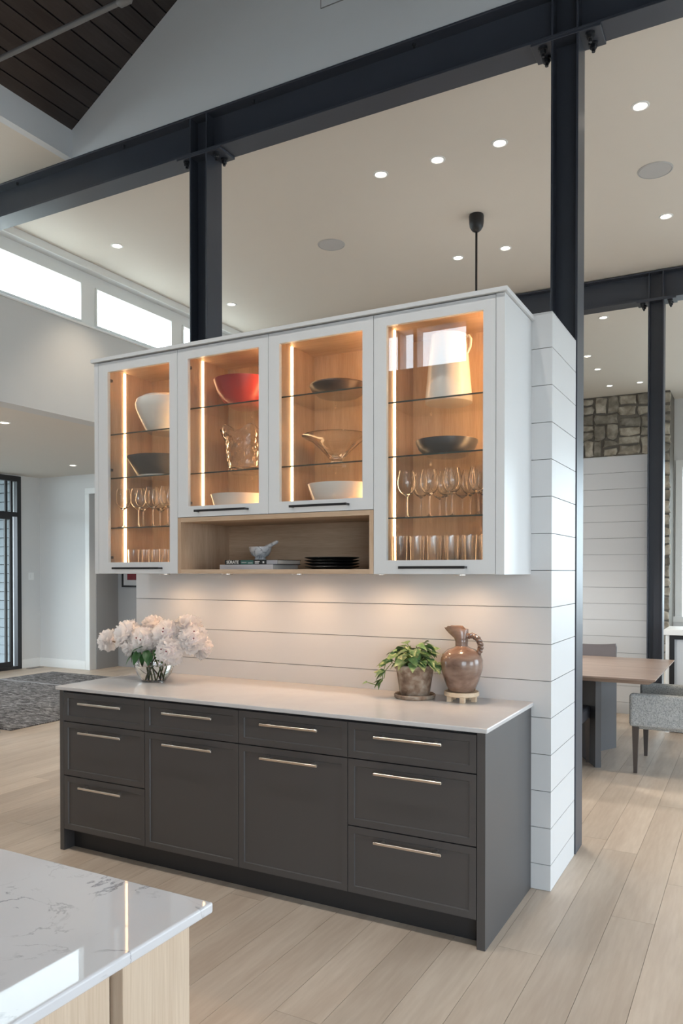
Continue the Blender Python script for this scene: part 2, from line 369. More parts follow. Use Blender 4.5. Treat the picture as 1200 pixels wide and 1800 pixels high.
def dup(o, loc, rotz=0.0, label=None, scale=None):
    r = o.copy(); COL.objects.link(r); r.location = loc
    if rotz: r.rotation_euler = (0, 0, rotz)
    if scale: r.scale = scale
    if label: r['label'] = label
    for ch in list(o.children):
        c = ch.copy(); COL.objects.link(c); c.parent = r
        for g in list(ch.children):
            d = g.copy(); COL.objects.link(d); d.parent = c
    return r
def proj(p):
    v = Vector(p) - Vector((0, 0, 1.56)); th = math.atan2(732, 1357); t = 0.0125
    f0 = Vector((-math.sin(th), math.cos(th), 0)); r = Vector((math.cos(th), math.sin(th), 0)); u0 = Vector((0, 0, 1))
    f = f0*math.cos(t) - u0*math.sin(t); u = u0*math.cos(t) + f0*math.sin(t)
    d = v.dot(f)
    if d < 0.1: return None
    return 600+1357*v.dot(r)/d, 1021.3-1357*v.dot(u)/d, d

# ------------------------------------------------------------------ floor
XL, XR, YB, YF = -10.4, 5.3, -2.2, 15.3
fl = structure('floor', bxo(-10.5, 5.5, -2.4, 15.5, -0.12, -0.012), m_under, label='pale wide-plank oak floor')
boards = []
pw = 0.185; x = -0.577 - pw*54; k = 0
while x < XR:
    rr = random.Random(k*13+5); y = YB - rr.random()*1.9; k += 1
    while y < YF:
        L = rr.uniform(1.5, 2.3); y1 = min(y+L, YF); y0 = max(y, YB)
        if y1 - y0 > 0.05: boards.append((max(x, XL), min(x+pw, XR), y0, y1))
        y += L
    x += pw
def seen_size(b):
    x0, x1, y0, y1 = b; best = 0
    for yy in (y0, (y0+y1)/2, y1):
        q = proj(((x0+x1)/2, yy, 0))
        if q and -60 < q[0] < 1260 and 1150 < q[1] < 1880:
            if -3.4 < (x0+x1)/2 < -0.99 and 3.1 < yy < 6.0: continue
            best = max(best, (x1-x0)*(y1-y0)/q[2]**3)
    return best
boards.sort(key=seen_size, reverse=True)
rest = nb()
for i, (x0, x1, y0, y1) in enumerate(boards):
    g = 0.0008
    if i < 300 and seen_size((x0, x1, y0, y1)) > 0:
        bm = bxo(-(x1-x0)/2+g, (x1-x0)/2-g, -(y1-y0)/2+g, (y1-y0)/2-g, -0.012, 0)
        o = link('floor_board', bm, m_floor, fl); o.location = ((x0+x1)/2, (y0+y1)/2, 0)
    else:
        box(rest, x0+g, x1-g, y0+g, y1-g, -0.012, 0)
o = link('floor_boards', rest, m_floor, fl); o['kind'] = 'stuff'

# ------------------------------------------------------------------ shiplap walls
def shiplap(wallname, x0, x1, y0, y1, zs, endx=None, label=None, skip=0):
    w = structure(wallname, bxo(x0+0.012, x1-0.012, y0+0.012, y1-0.012, 0, zs[-1]-0.004), m_gap, label=label)
    for a, b in zip(zs, zs[1:]):
        bm = nb()
        q0 = [(x0, y0), (x1, y0), (x1-0.012, y0+0.012), (x0+0.012, y0+0.012)]
        quadprism(bm, [(p[0], p[1], a+0.0016) for p in q0], [(p[0], p[1], b-0.0016) for p in q0])
        link('shiplap_board', bm, m_ship, w)
        bm = nb()
        q0 = [(x1, y0), (x1, y1), (x1-0.012, y1), (x1-0.012, y0+0.012)]
        quadprism(bm, [(p[0], p[1], a+0.0016) for p in q0], [(p[0], p[1], b-0.0016) for p in q0])
        link('shiplap_board', bm, m_ship, w)
    link('wall_cap', bxo(x0, x1, y0, y1, zs[-1]-0.004, zs[-1]+0.004, 0.001), m_ship, w)
    return w
zs = [0.0] + [0.127+0.1797*i for i in range(15)] + [2.812]
shiplap('wall_partition', -3.546, -0.880, 3.773, 4.318, zs, label='white shiplap partition wall behind the cabinets')
zs2 = [0.0] + [0.127+0.1797*i for i in range(15)] + [2.82]
shiplap('wall_dining', -3.5, -1.0, 8.90, 9.45, zs2, label='white shiplap partition beyond the dining table')

# ------------------------------------------------------------------ steel frame
def steel_column(label, x0, x1, y0, y1, ztop, group, up=False):
    t = thing('steel_column', label, 'column', ((x0+x1)/2, (y0+y1)/2, 0), group, 'thing')
    ft = 0.012; ym = (y0+y1)/2
    for xa in (x0, x1-ft): part(t, 'flange', bxo(xa, xa+ft, y0, y1, 0, ztop, 0.0015), m_steel)
    part(t, 'web', bxo(x0+ft, x1-ft, ym-0.006, ym+0.006, 0, ztop), m_steel)
    part(t, 'cap_plate', bxo(x0-0.115, x1+0.115, y0-0.001, y1+0.001, ztop, ztop+0.016, 0.002), m_steel)
    for xc in (x0-0.055, x1+0.055):
        for yc in (y0+0.04, y1-0.045):
            bm = nb()
            lathe(bm, [(0, -0.034), (0.017, -0.034), (0.019, -0.030), (0.019, -0.012), (0, -0.012)], (xc, yc, ztop), 6, smooth=False)
            lathe(bm, [(0, -0.05), (0.010, -0.05), (0.010, -0.012), (0, -0.012)], (xc, yc, ztop), 10)
            lathe(bm, [(0, -0.013), (0.026, -0.013), (0.026, 0.001), (0, 0.001)], (xc, yc, ztop), 14)
            part(t, 'bolt', bm, m_bolt)
    return t
def steel_beam(label, x0, x1, y0, y1, z0, z1, stiff):
    t = thing('steel_beam', label, 'beam', ((x0+x1)/2, (y0+y1)/2, z0), 'blue-black steel beams', 'thing')
    ft = 0.015; ym = (y0+y1)/2
    part(t, 'bottom_flange', bxo(x0, x1, y0, y1, z0, z0+ft, 0.0015), m_steel)
    part(t, 'top_flange', bxo(x0, x1, y0, y1, z1-ft, z1, 0.0015), m_steel)
    part(t, 'web', bxo(x0, x1, ym-0.005, ym+0.005, z0+ft, z1-ft), m_steel)
    for xa in stiff:
        for a, b in ((y0+0.002, ym-0.005), (ym+0.005, y1-0.002)):
            part(t, 'stiffener', bxo(xa, xa+0.011, a, b, z0+ft, z1-ft, 0.001), m_steel)
    for xa in [x0+0.6+i*1.18 for i in range(int((x1-x0)/1.18))]:
        bm = nb(); lathe(bm, [(0, -0.022), (0.009, -0.022), (0.011, -0.012), (0.011, 0), (0, 0)], (xa, y0+0.04, z1-ft), 8)
        part(t, 'bolt', bm, m_bolt)
    return t
BY0, BY1 = 4.337, 4.512
steel_beam('long blue-black steel I-beam running above the glass cabinets', -6.0, 5.3, BY0, BY1, 4.508, 4.783, (-3.565, -3.422, -1.024, -0.888))
steel_column('steel H-column rising behind the left part of the glass cabinets', -3.565, -3.411, BY0, BY1, 4.492, 'blue-black steel columns')
steel_column('steel H-column at the free end of the near shiplap wall', -1.024, -0.876, BY0, BY1, 4.492, 'blue-black steel columns')
steel_beam('darker steel I-beam farther back across the dining room', -4.6, 5.3, 8.65, 8.825, 4.395, 4.69, (-1.026, -0.89))
steel_column('steel H-column beyond the dining table at the far shiplap wall', -1.028, -0.874, 8.65, 8.825, 4.379, 'blue-black steel columns')

# ------------------------------------------------------------------ ceilings and upper walls
structure('ceiling_main', bxo(-6.0, 5.5, BY1+0.001, 15.5, 4.70, 4.86), m_ceil, label='flat warm white ceiling over the dining room')
bm = nb(); box(bm, -6.0, -4.80, -2.4, BY0+0.004, 4.784, 4.86); structure('ceiling_kitchen', bm, m_ceil, label='flat soffit beside the vaulted kitchen ceiling')
bm = nb(); box(bm, 2.80, 5.5, -2.4, BY0+0.004, 4.784, 4.86); structure('ceiling_kitchen_side', bm, m_ceil)
bm = nb(); box(bm, -4.80, -4.734, -2.4, BY0+0.01, 4.784, 5.004); structure('trim_vault_left', bm, m_gable)
bm = nb(); box(bm, 2.734, 2.80, -2.4, BY0+0.01, 4.784, 5.004); structure('trim_vault_right', bm, m_gable)
RX, RZ = -1.0, 5.004+0.601*(3.734)
bm = nb()
pg = [(-6.0, 4.784), (5.5, 4.784), (5.5, 5.004), (2.734, 5.004), (RX, RZ), (-4.734, 5.004), (-6.0, 5.004)]
quadprism(bm, [(p[0], BY0+0.006, p[1]) for p in pg], [(p[0], BY1+0.05, p[1]) for p in pg])
gable = structure('wall_gable', bm, m_gable, label='white gable wall above the steel beam')
# small access panel in the gable wall
ap = thing('access_panel', 'white access panel with a dark gap, high in the gable wall', 'panel', (-2.2, BY0, 5.18))
bm = nb()
for a, b, c, d in ((-2.494, -2.488, 5.172, 5.60), (-2.06, -2.054, 5.172, 5.60), (-2.494, -2.054, 5.172, 5.178), (-2.494, -2.054, 5.594, 5.60)):
    box(bm, a, b, BY0+0.003, BY0+0.008, c, d)
part(ap, 'gap_frame', bm, m_gap)
part(ap, 'cover', bxo(-2.488, -2.06, BY0+0.001, BY0+0.008, 5.178, 5.594), m_gable)
# vaulted ceiling of dark planks
sl = math.atan(0.601)
bm = nb()
quadprism(bm, [(-4.80, -2.4, 5.0), (RX, -2.4, RZ+0.04), (RX, -2.4, RZ+0.2), (-4.80, -2.4, 5.16)], [(-4.80, BY0+0.1, 5.0), (RX, BY0+0.1, RZ+0.04), (RX, BY0+0.1, RZ+0.2), (-4.80, BY0+0.1, 5.16)])
quadprism(bm, [(2.80, -2.4, 5.0), (RX, -2.4, RZ+0.04), (RX, -2.4, RZ+0.2), (2.80, -2.4, 5.16)], [(2.80, BY0+0.1, 5.0), (RX, BY0+0.1, RZ+0.04), (RX, BY0+0.1, RZ+0.2), (2.80, BY0+0.1, 5.16)])
vault = structure('ceiling_vault', bm, m_void, label='vaulted ceiling of dark stained planks')
slope_len = 3.734/math.cos(sl); npl = int(slope_len/0.1283)+1
for side in (-1, 1):
    for i in range(npl):
        a = i*0.1283 - 0.03; b = a + 0.1283 - 0.010
        a = max(a, 0.0); b = min(b, slope_len)
        bm = nb(); sx = -4.734 if side < 0 else 2.734
        def pt(s, d): return (sx - side*s*math.cos(sl) + side*d*math.sin(sl), 5.004 + s*math.sin(sl) + d*math.cos(sl))
        q = [pt(a, 0), pt(b, 0), pt(b, 0.018), pt(a, 0.018)]
        quadprism(bm, [(p[0], -2.38, p[1]) for p in q], [(p[0], BY0+0.004, p[1]) for p in q])
        link('ceiling_plank', bm, m_plank, vault)
# steel tie rod across the vault
bm = nb(); tube(bm, [(-4.733, 3.459, 4.95), (2.733, 3.459, 4.95)], 0.017, 12)
tr = thing('tie_rod', 'slim grey steel tie rod crossing below the dark plank ceiling', 'rod', (-1.0, 3.459, 4.933))
part(tr, 'rod', bm, m_rod)
for xc in (-3.33, 1.33):
    bm = nb(); tube(bm, [(xc-0.05, 3.459, 4.95), (xc-0.035, 3.459, 4.95), (xc+0.035, 3.459, 4.95), (xc+0.05, 3.459, 4.95)], [0.018, 0.03, 0.03, 0.018], 12); part(tr, 'turnbuckle', bm, m_rod)

# ------------------------------------------------------------------ clerestory wall on the left
def wall_x(name, x0, x1, y0, y1, z0, z1, holes, mat, label=None):
    """wall slab in the YZ plane with rectangular openings (ya, yb, za, zb), built of solid strips"""
    bm = nb(); ys = sorted({y0, y1, *[h[0] for h in holes], *[h[1] for h in holes]})
    for a, b in zip(ys, ys[1:]):
        hs = sorted([(h[2], h[3]) for h in holes if h[0] <= a+1e-6 and h[1] >= b-1e-6]); z = z0
        for za, zb in hs:
            if za > z+1e-6: box(bm, x0, x1, a, b, z, za)
            z = zb
        if z < z1-1e-6: box(bm, x0, x1, a, b, z, z1)
    bmesh.ops.remove_doubles(bm, verts=bm.verts, dist=1e-5)
    return structure(name, bm, mat, label=label)
def wall_y(name, x0, x1, y0, y1, z0, z1, holes, mat, label=None):
    bm = nb(); xs = sorted({x0, x1, *[h[0] for h in holes], *[h[1] for h in holes]})
    for a, b in zip(xs, xs[1:]):
        hs = sorted([(h[2], h[3]) for h in holes if h[0] <= a+1e-6 and h[1] >= b-1e-6]); z = z0
        for za, zb in hs:
            if za > z+1e-6: box(bm, a, b, y0, y1, z, za)
            z = zb
        if z < z1-1e-6: box(bm, a, b, y0, y1, z, z1)
    bmesh.ops.remove_doubles(bm, verts=bm.verts, dist=1e-5)
    return structure(name, bm, mat, label=label)
pitch = 1.378
cw = [(4.42+pitch*i, 4.42+pitch*i+pitch) for i in range(-3, 3)]          # window bays along Y
cl_y0, cl_y1 = cw[0][0], cw[-1][1]
wall_x('wall_left', -6.2, -6.0, -2.4, 15.5, 3.09, 4.86, [(cl_y0, cl_y1, 4.05, 4.63)], m_wall, 'white wall below and above the clerestory windows')
wall_x('wall_left_lower', -6.2, -6.0, -2.4, 15.5, 0, 3.09, [(2.0, 8.83, 0, 3.09)], m_wall)
n = 0
for a, b in cw:
    n += 1
    bm = nb()                                                            # white frame of one clerestory window
    xa, xb = -6.16, -6.10
    box(bm, xa, xb, a, a+0.095, 4.05, 4.63); box(bm, xa, xb, b-0.095, b, 4.05, 4.63)
    box(bm, xa, xb, a+0.095, b-0.095, 4.05, 4.11); box(bm, xa, xb, a+0.095, b-0.095, 4.512, 4.63)
    for (ya, yb, za, zb) in ((a+0.095, b-0.095, 4.11, 4.123), (a+0.095, b-0.095, 4.497, 4.512), (a+0.095, a+0.11, 4.123, 4.497), (b-0.11, b-0.095, 4.123, 4.497)):
        box(bm, xa+0.005, xb+0.022, ya, yb, za, zb)
    w = structure('window_%d' % n, bm, m_trim, label='white clerestory window high in the left wall')
    link('window_pane', bxo(-6.135, -6.127, a+0.10, b-0.10, 4.115, 4.505), m_winpane, w)
bm = nb()
box(bm, -6.0, -5.982, cl_y0, cl_y1, 4.035, 4.055, 0.003); box(bm, -6.1, -5.99, cl_y0, cl_y1, 4.04, 4.052)
structure('trim_1', bm, m_trim, label='white sill under the clerestory windows')
bm = nb(); box(bm, -6.0, -5.984, cl_y0, 15.3, 4.625, 4.70, 0.003); structure('trim_2', bm, m_trim, label='white head casing above the clerestory windows')

# entry wing on the left
structure('ceiling_entry', bxo(-10.6, -6.2, 1.8, 9.6, 3.09, 3.25), m_ceil, label='lower flat ceiling of the entry wing')
DY0, DY1 = 5.4, 8.455
wall_x('wall_entry_left', -10.6, -10.4, 1.8, 9.0, 0, 3.09, [(DY0, DY1, 0, 3.075)], m_wall, 'white side wall of the entry beside the black glazed door')
wall_y('wall_entry_back', -10.6, -6.0, 8.83, 8.95, 0, 3.09, [(-9.264, -7.9, 0, 2.78)], m_wall, 'white back wall of the entry with a tall opening')
wall_y('wall_entry_front', -10.6, -6.2, 1.8, 2.0, 0, 3.09, [(-10.0, -6.8, 0.3, 2.9)], m_wall)  # unseen window opening added to brighten the entry back wall
bm = nb()
for xx in (-9.97, -8.93, -7.87, -6.83): box(bm, xx-0.03, xx+0.03, 1.86, 1.94, 0.3, 2.9)
structure('window_10', bm, m_blk)
structure('wall_hall_left', bxo(-9.4, -9.252, 8.95, 9.42, 0, 3.09), m_wall_grey)
structure('wall_hall_back', bxo(-9.4, -6.0, 9.42, 9.6, 0, 3.09), m_wall_grey, label='grey back wall of the hall')
bm = nb(); box(bm, -9.354, -9.264, 8.812, 8.832, 0, 2.78, 0.003); box(bm, -9.354, -7.81, 8.812, 8.832, 2.78, 2.87, 0.003); box(bm, -7.9, -7.81, 8.812, 8.832, 0, 2.78, 0.003)
structure('trim_3', bm, m_trim, label='white casing round the hall opening')
bm = nb(); box(bm, -10.4, -9.36, 8.815, 8.832, 0, 0.14, 0.004); structure('baseboard_back', bm, m_trim)
bm = nb(); box(bm, -10.402, -10.385, DY1+0.005, 8.83, 0, 0.14, 0.004); structure('baseboard_left', bm, m_trim)
# black framed glazed door with fixed lights
bm = nb()
xa, xb = -10.47, -10.385
box(bm, xa, xb, DY1-0.075, DY1, 0, 3.075); box(bm, xa, xb, DY0, DY0+0.075, 0, 3.075)
box(bm, xa, xb, DY0+0.075, DY1-0.075, 2.99, 3.075); box(bm, xa, xb, DY0+0.075, DY1-0.075, 0, 0.05)
box(bm, xa+0.01, xb-0.01, DY0+0.075, DY1-0.075, 2.43, 2.50)
d = structure('door_1', bm, m_blk, label='black framed glazed sliding door with a transom bar')
for nm, ya, yb, x0 in (('door_leaf', 6.9, 8.30, -10.425), ('door_leaf', 5.5, 7.0, -10.46)):
    bm = nb(); box(bm, x0, x0+0.03, ya, ya+0.05, 0.05, 2.43); box(bm, x0, x0+0.03, yb-0.05, yb, 0.05, 2.43)
    box(bm, x0, x0+0.03, ya+0.05, yb-0.05, 2.38, 2.43); box(bm, x0, x0+0.03, ya+0.05, yb-0.05, 0.05, 0.13)
    lf = link(nm, bm, m_blk, d)
    link('glass_pane', bxo(x0+0.012, x0+0.018, ya+0.05, yb-0.05, 0.13, 2.38), m_winpane, lf)
bm = nb()
for yy in (8.30, 8.20): box(bm, -10.44, -10.41, yy-0.02, yy+0.02, 2.50, 2.99)
box(bm, -10.44, -10.41, 8.17, 8.21, 0.05, 2.43)
link('mullion', bm, m_blk, d)
link('glass_pane', bxo(-10.43, -10.424, DY0+0.075, DY1-0.075, 2.50, 2.99), m_winpane, d)
# siding outside, seen through the door
sd = structure('wall_exterior', bxo(-16.0, -10.75, 9.62, 9.8, -0.3, 4.2), m_void, label='pale siding of the house wing outside the door')  # black backing puts the boards' overhang shadow into the gaps
for i in range(26):
    z = -0.3 + i*0.165
    bm = nb(); q = [(9.61, z), (9.62, z), (9.62, z+0.163), (9.598+0.015, z+0.163)]
    quadprism(bm, [(-16.0, 9.57, z+0.008), (-16.0, 9.62, z+0.008), (-16.0, 9.62, z+0.162), (-16.0, 9.60, z+0.162)], [(-10.75, 9.57, z+0.008), (-10.75, 9.62, z+0.008), (-10.75, 9.62, z+0.162), (-10.75, 9.60, z+0.162)])
    link('siding_board', bm, m_siding, sd)
structure('siding_shade_roof', bxo(-17.0, -10.62, -1.0, 9.9, 3.3, 3.45), m_trim, label='added roof out of view, shading the siding outside the entry door')  # unseen roof added to block sky light and darken the siding
bm = nb(); box(bm, -60, 60, -50, 60, -0.6, -0.3); structure('ground', bm, m_ground, label='paving outside the house')

# far walls, right wall, kitchen back wall (all beyond the frame or at its edge)
wall_y('wall_far', -6.2, 5.5, 15.3, 15.5, 0, 4.86, [(-1.27, 4.9, 0.72, 3.5)], m_wall, 'white far wall with a bright window')  # opening widened rightward out of view, so its reflection lightens the base side panel
bm = nb()
box(bm, -1.33, -1.21, 15.27, 15.32, 0.74, 3.58); box(bm, 4.84, 4.96, 15.27, 15.32, 0.74, 3.58)
box(bm, -1.21, 4.84, 15.27, 15.32, 3.46, 3.58); box(bm, -1.36, 4.99, 15.24, 15.32, 0.64, 0.74)
for xx in (-0.05, 1.18, 2.4, 3.62): box(bm, xx-0.04, xx+0.04, 15.29, 15.36, 0.74, 3.46)
w = structure('window_7', bm, m_trim, label='white framed window in the far wall beside the stone chimney')
for xa, xb in ((-1.21, -0.09), (-0.01, 1.14), (1.22, 2.36), (2.44, 3.58), (3.66, 4.84)): link('window_pane', bxo(xa, xb, 15.34, 15.348, 0.74, 3.46), m_winpane, w)
wall_x('wall_right', 5.3, 5.5, -2.4, 15.5, 0, 4.86, [(0.4, 2.8, 0.2, 2.5), (4.4, 11.6, 0.2, 3.3)], m_wall)
bm = nb()
for yy in (4.44, 6.2, 8.0, 9.8, 11.56): box(bm, 5.36, 5.44, yy-0.04, yy+0.04, 0.2, 3.3)
structure('window_8', bm, m_blk)
wall_y('wall_kitchen_back', -6.2, 5.5, -2.4, -2.2, 0, RZ+0.3, [(0.9, 4.3, 0.1, 2.95), (-4.30, -3.985, 4.08, 4.56), (-3.955, -3.775, 4.08, 4.56), (-3.725, -3.09, 4.08, 4.56)], m_wall)
bm = nb()
for xx in (0.94, 2.6, 4.26): box(bm, xx-0.035, xx+0.035, -2.34, -2.26, 0.1, 2.95)
structure('window_9', bm, m_blk)
# stone chimney: every stone a piece
st = structure('wall_chimney', bxo(-4.4, -1.36, 14.50, 15.28, 0, 4.70), m_mortarj, label='grey brown fieldstone chimney wall beyond the dining room')
rs = random.Random(3); cells = []
def split(x0, x1, z0, z1):
    w, h = x1-x0, z1-z0
    if w > 0.50 or h > 0.32 or (w*h > 0.075 and rs.random() < 0.75):
        if w > h*1.15: c = x0 + w*rs.uniform(0.35, 0.65); split(x0, c, z0, z1); split(c, x1, z0, z1)
        else: c = z0 + h*rs.uniform(0.35, 0.65); split(x0, x1, z0, c); split(x0, x1, c, z1)
    else: cells.append((x0, x1, z0, z1))
split(-4.4, -1.335, 2.80, 4.695); split(-1.95, -1.335, 0.02, 2.80)
for x0, x1, z0, z1 in cells:
    bm = nb(); g = 0.011; j = lambda: rs.uniform(-0.022, 0.022)
    nx = [(x0+g, z0+g), ((x0+x1)/2, z0+g), (x1-g, z0+g), (x1-g, (z0+z1)/2), (x1-g, z1-g), ((x0+x1)/2, z1-g), (x0+g, z1-g), (x0+g, (z0+z1)/2)]
    cx, cz = (x0+x1)/2, (z0+z1)/2; dep = rs.uniform(0.025, 0.06)
    base = []
    for i, (a, b) in enumerate(nx):
        s = 0.93 if i % 2 == 0 else 1.0
        base.append((cx+(a-cx)*s+j(), cz+(b-cz)*s+j()))
    top = [(cx+(a-cx)*0.84, cz+(b-cz)*0.80) for a, b in base]
    quadprism(bm, [(a, 14.505, b) for a, b in base], [(a, 14.505-dep*0.7, b) for a, b in base])
    quadprism(bm, [(a, 14.505-dep*0.7, b) for a, b in base], [(a, 14.505-dep, b) for a, b in top])
    bmesh.ops.remove_doubles(bm, verts=bm.verts, dist=1e-5)
    o = link('stone', bm, m_stone, st)

# ------------------------------------------------------------------ lights in the ceilings
def downlight(x, y, z, label, watts=32, r=0.042):
    t = thing('ceiling_light', label, 'light', (x, y, z), 'recessed ceiling downlights')
    bm = nb(); lathe(bm, [(r, -0.001), (r+0.004, -0.006), (r+0.016, -0.004), (r+0.018, 0.0), (r, 0.0)], (x, y, z), 24); part(t, 'trim_ring', bm, m_trim)
    bm = nb(); lathe(bm, [(0, -0.003), (r*0.85, -0.003), (r, 0.0), (0, 0.0)], (x, y, z), 20); part(t, 'lens', bm, m_down)
    l = bpy.data.lights.new('downlight_beam', 'SPOT'); l.energy = watts; l.color = (1.0, 0.82, 0.62); l.spot_size = 1.5; l.spot_blend = 0.7; l.shadow_soft_size = 0.04
    lo = bpy.data.objects.new('downlight_beam', l); COL.objects.link(lo); lo.location = (x, y, z-0.02)
for x, y, lb in [(-5.457, 5.56, 'downlight near the clerestory windows, left of the left column'),
                 (-5.466, 7.41, 'downlight low above the cabinet tops near the clerestory corner'),
                 (-2.643, 5.555, 'left downlight of the row of three under the steel beam'),
                 (-2.17, 5.565, 'middle downlight of the row of three under the steel beam'),
                 (-1.685, 5.565, 'right downlight of the row of three under the steel beam'),
                 (-0.718, 5.575, 'downlight right of the near column, above the round speaker'),
                 (-0.736, 7.404, 'downlight right of the near column, below the round speaker'),
                 (-2.178, 7.39, 'downlight just right of the pendant cord'),
                 (-2.661, 7.39, 'downlight just left of the pendant cord')]:
    downlight(x, y, 4.70, lb)
for x, y, lb in [(-1.703, 9.975, 'nearest downlight beyond the farther steel beam'),
                 (-2.211, 11.652, 'downlight beyond the farther beam, hard against the near column'),
                 (-2.213, 12.479, 'downlight beyond the farther beam, second above the stone wall by the near column'),
                 (-2.23, 13.68, 'downlight just above the stone wall, between the two columns'),
                 (-1.749, 13.673, 'downlight just above the stone wall, beside the farther column')]:
    downlight(x, y, 4.70, lb)
downlight(-6.822, 5.357, 3.09, 'downlight in the lower entry ceiling near its edge', 45)
downlight(-8.705, 7.979, 3.09, 'downlight deep in the lower entry ceiling near the hall', 45)
downlight(-8.705, 5.357, 3.09, 'added downlight, out of view in the entry ceiling over the front half of the rug', 45)  # lamp added out of view to warm the entry floor
downlight(-8.3, 9.2, 3.09, 'downlight in the hall ceiling before the framed picture', 9)
for x, y in ((-5.4, 0.6), (-5.4, 2.6)): downlight(x, y, 4.784, 'added downlight, out of view in the flat kitchen soffit, %s' % ('nearer the gable wall' if y > 2 else 'farther from the gable wall'), 50)  # unseen lamps added to brighten the left of the kitchen
# can lights added out of view over the aisle to brighten floor and fronts
for i, x in enumerate((-3.7, -2.5, -1.3, -0.1)):
    y, z = 2.05, 4.75
    t = thing('added_can_light', 'added white cylinder lamp, out of view under the vault, %s from the left over the aisle' % ('first', 'second', 'third', 'fourth')[i], 'light', (x, y, z), 'added cylinder lamps over the kitchen aisle')
    bm = nb(); lathe(bm, [(0.045, 0), (0.05, 0), (0.05, 0.16), (0, 0.16), (0, 0.15), (0.045, 0.15), (0.045, 0)], (x, y, z), 24); part(t, 'shade', bm, m_trim)
    bm = nb(); lathe(bm, [(0, 0.02), (0.044, 0.02), (0.044, 0.03), (0, 0.03)], (x, y, z), 20); part(t, 'lens', bm, m_down)
    zt = 5.004+0.601*(x+4.734 if x < RX else 2.734-x)
    bm = nb(); tube(bm, [(x, y, z+0.16), (x, y, zt-0.006)], 0.006, 8); part(t, 'stem', bm, m_trim)
    l = bpy.data.lights.new('added_can_beam', 'SPOT'); l.energy = 52; l.color = (1.0, 0.94, 0.87); l.spot_size = 1.9; l.spot_blend = 0.8; l.shadow_soft_size = 0.05
    lo = bpy.data.objects.new('added_can_beam', l); COL.objects.link(lo); lo.location = (x, y, z-0.01)
def speaker(x, y, label):
    t = thing('ceiling_speaker', label, 'speaker', (x, y, 4.70), 'round ceiling speakers')
    bm = nb(); lathe(bm, [(0, -0.006), (0.118, -0.006), (0.122, 0.0), (0, 0.0)], (x, y, 4.70), 36); part(t, 'grille', bm, m_speaker)
    bm = nb(); lathe(bm, [(0.121, 0), (0.122, -0.007), (0.13, -0.005), (0.132, 0)], (x, y, 4.70), 36); part(t, 'bezel', bm, m_speaker)
speaker(-3.628, 6.519, 'round flush speaker in the ceiling over the glass cabinets')
speaker(-0.728, 6.517, 'round flush speaker in the ceiling right of the near column')
# pendant over the dining table
pt_ = thing('pendant_light', 'black pendant with a cup canopy and slim rod, above the glass cabinets', 'light', (-2.203, 6.587, 4.70))
bm = nb(); lathe(bm, [(0, 0), (0.062, 0), (0.066, -0.015), (0.064, -0.07), (0.058, -0.105), (0.040, -0.135), (0.018, -0.15), (0, -0.152)], (-2.203, 6.587, 4.70), 28); part(pt_, 'canopy', bm, m_blk)
bm = nb(); tube(bm, [(-2.203, 6.587, 4.56), (-2.203, 6.587, 2.05)], 0.010, 8); part(pt_, 'rod', bm, m_blk)
bm = nb(); lathe(bm, [(0.03, 2.06), (0.05, 2.05), (0.24, 1.86), (0.245, 1.85), (0.235, 1.852), (0.045, 2.04), (0.03, 2.05)], (-2.203, 6.587, 0), 32); part(pt_, 'shade', bm, m_blk)
l = bpy.data.lights.new('pendant_bulb', 'POINT'); l.energy = 45; l.color = (1.0, 0.93, 0.85); l.shadow_soft_size = 0.05
lo = bpy.data.objects.new('pendant_bulb', l); COL.objects.link(lo); lo.location = (-2.203, 6.587, 1.90)
# slim tube pendants over the island (seen only mirrored in the cabinet glass)
for x in (-1.94, -2.99):
    t = thing('tube_pendant', 'slim white tube pendant mirrored in the glass of the %s cabinet' % ('right tall' if x > -2.5 else 'right short'), 'light', (x, 0.8, 3.28), 'tube pendants over the island')
    bm = nb(); tube(bm, [(x, 0.8, 3.29), (x, 0.8, 3.55)], 0.022, 12); part(t, 'tube', bm, m_trim)
    bm = nb(); tube(bm, [(x, 0.8, 3.55), (x, 0.8, 5.004+0.601*(x+4.734))], 0.003, 6); part(t, 'cord', bm, m_blk)

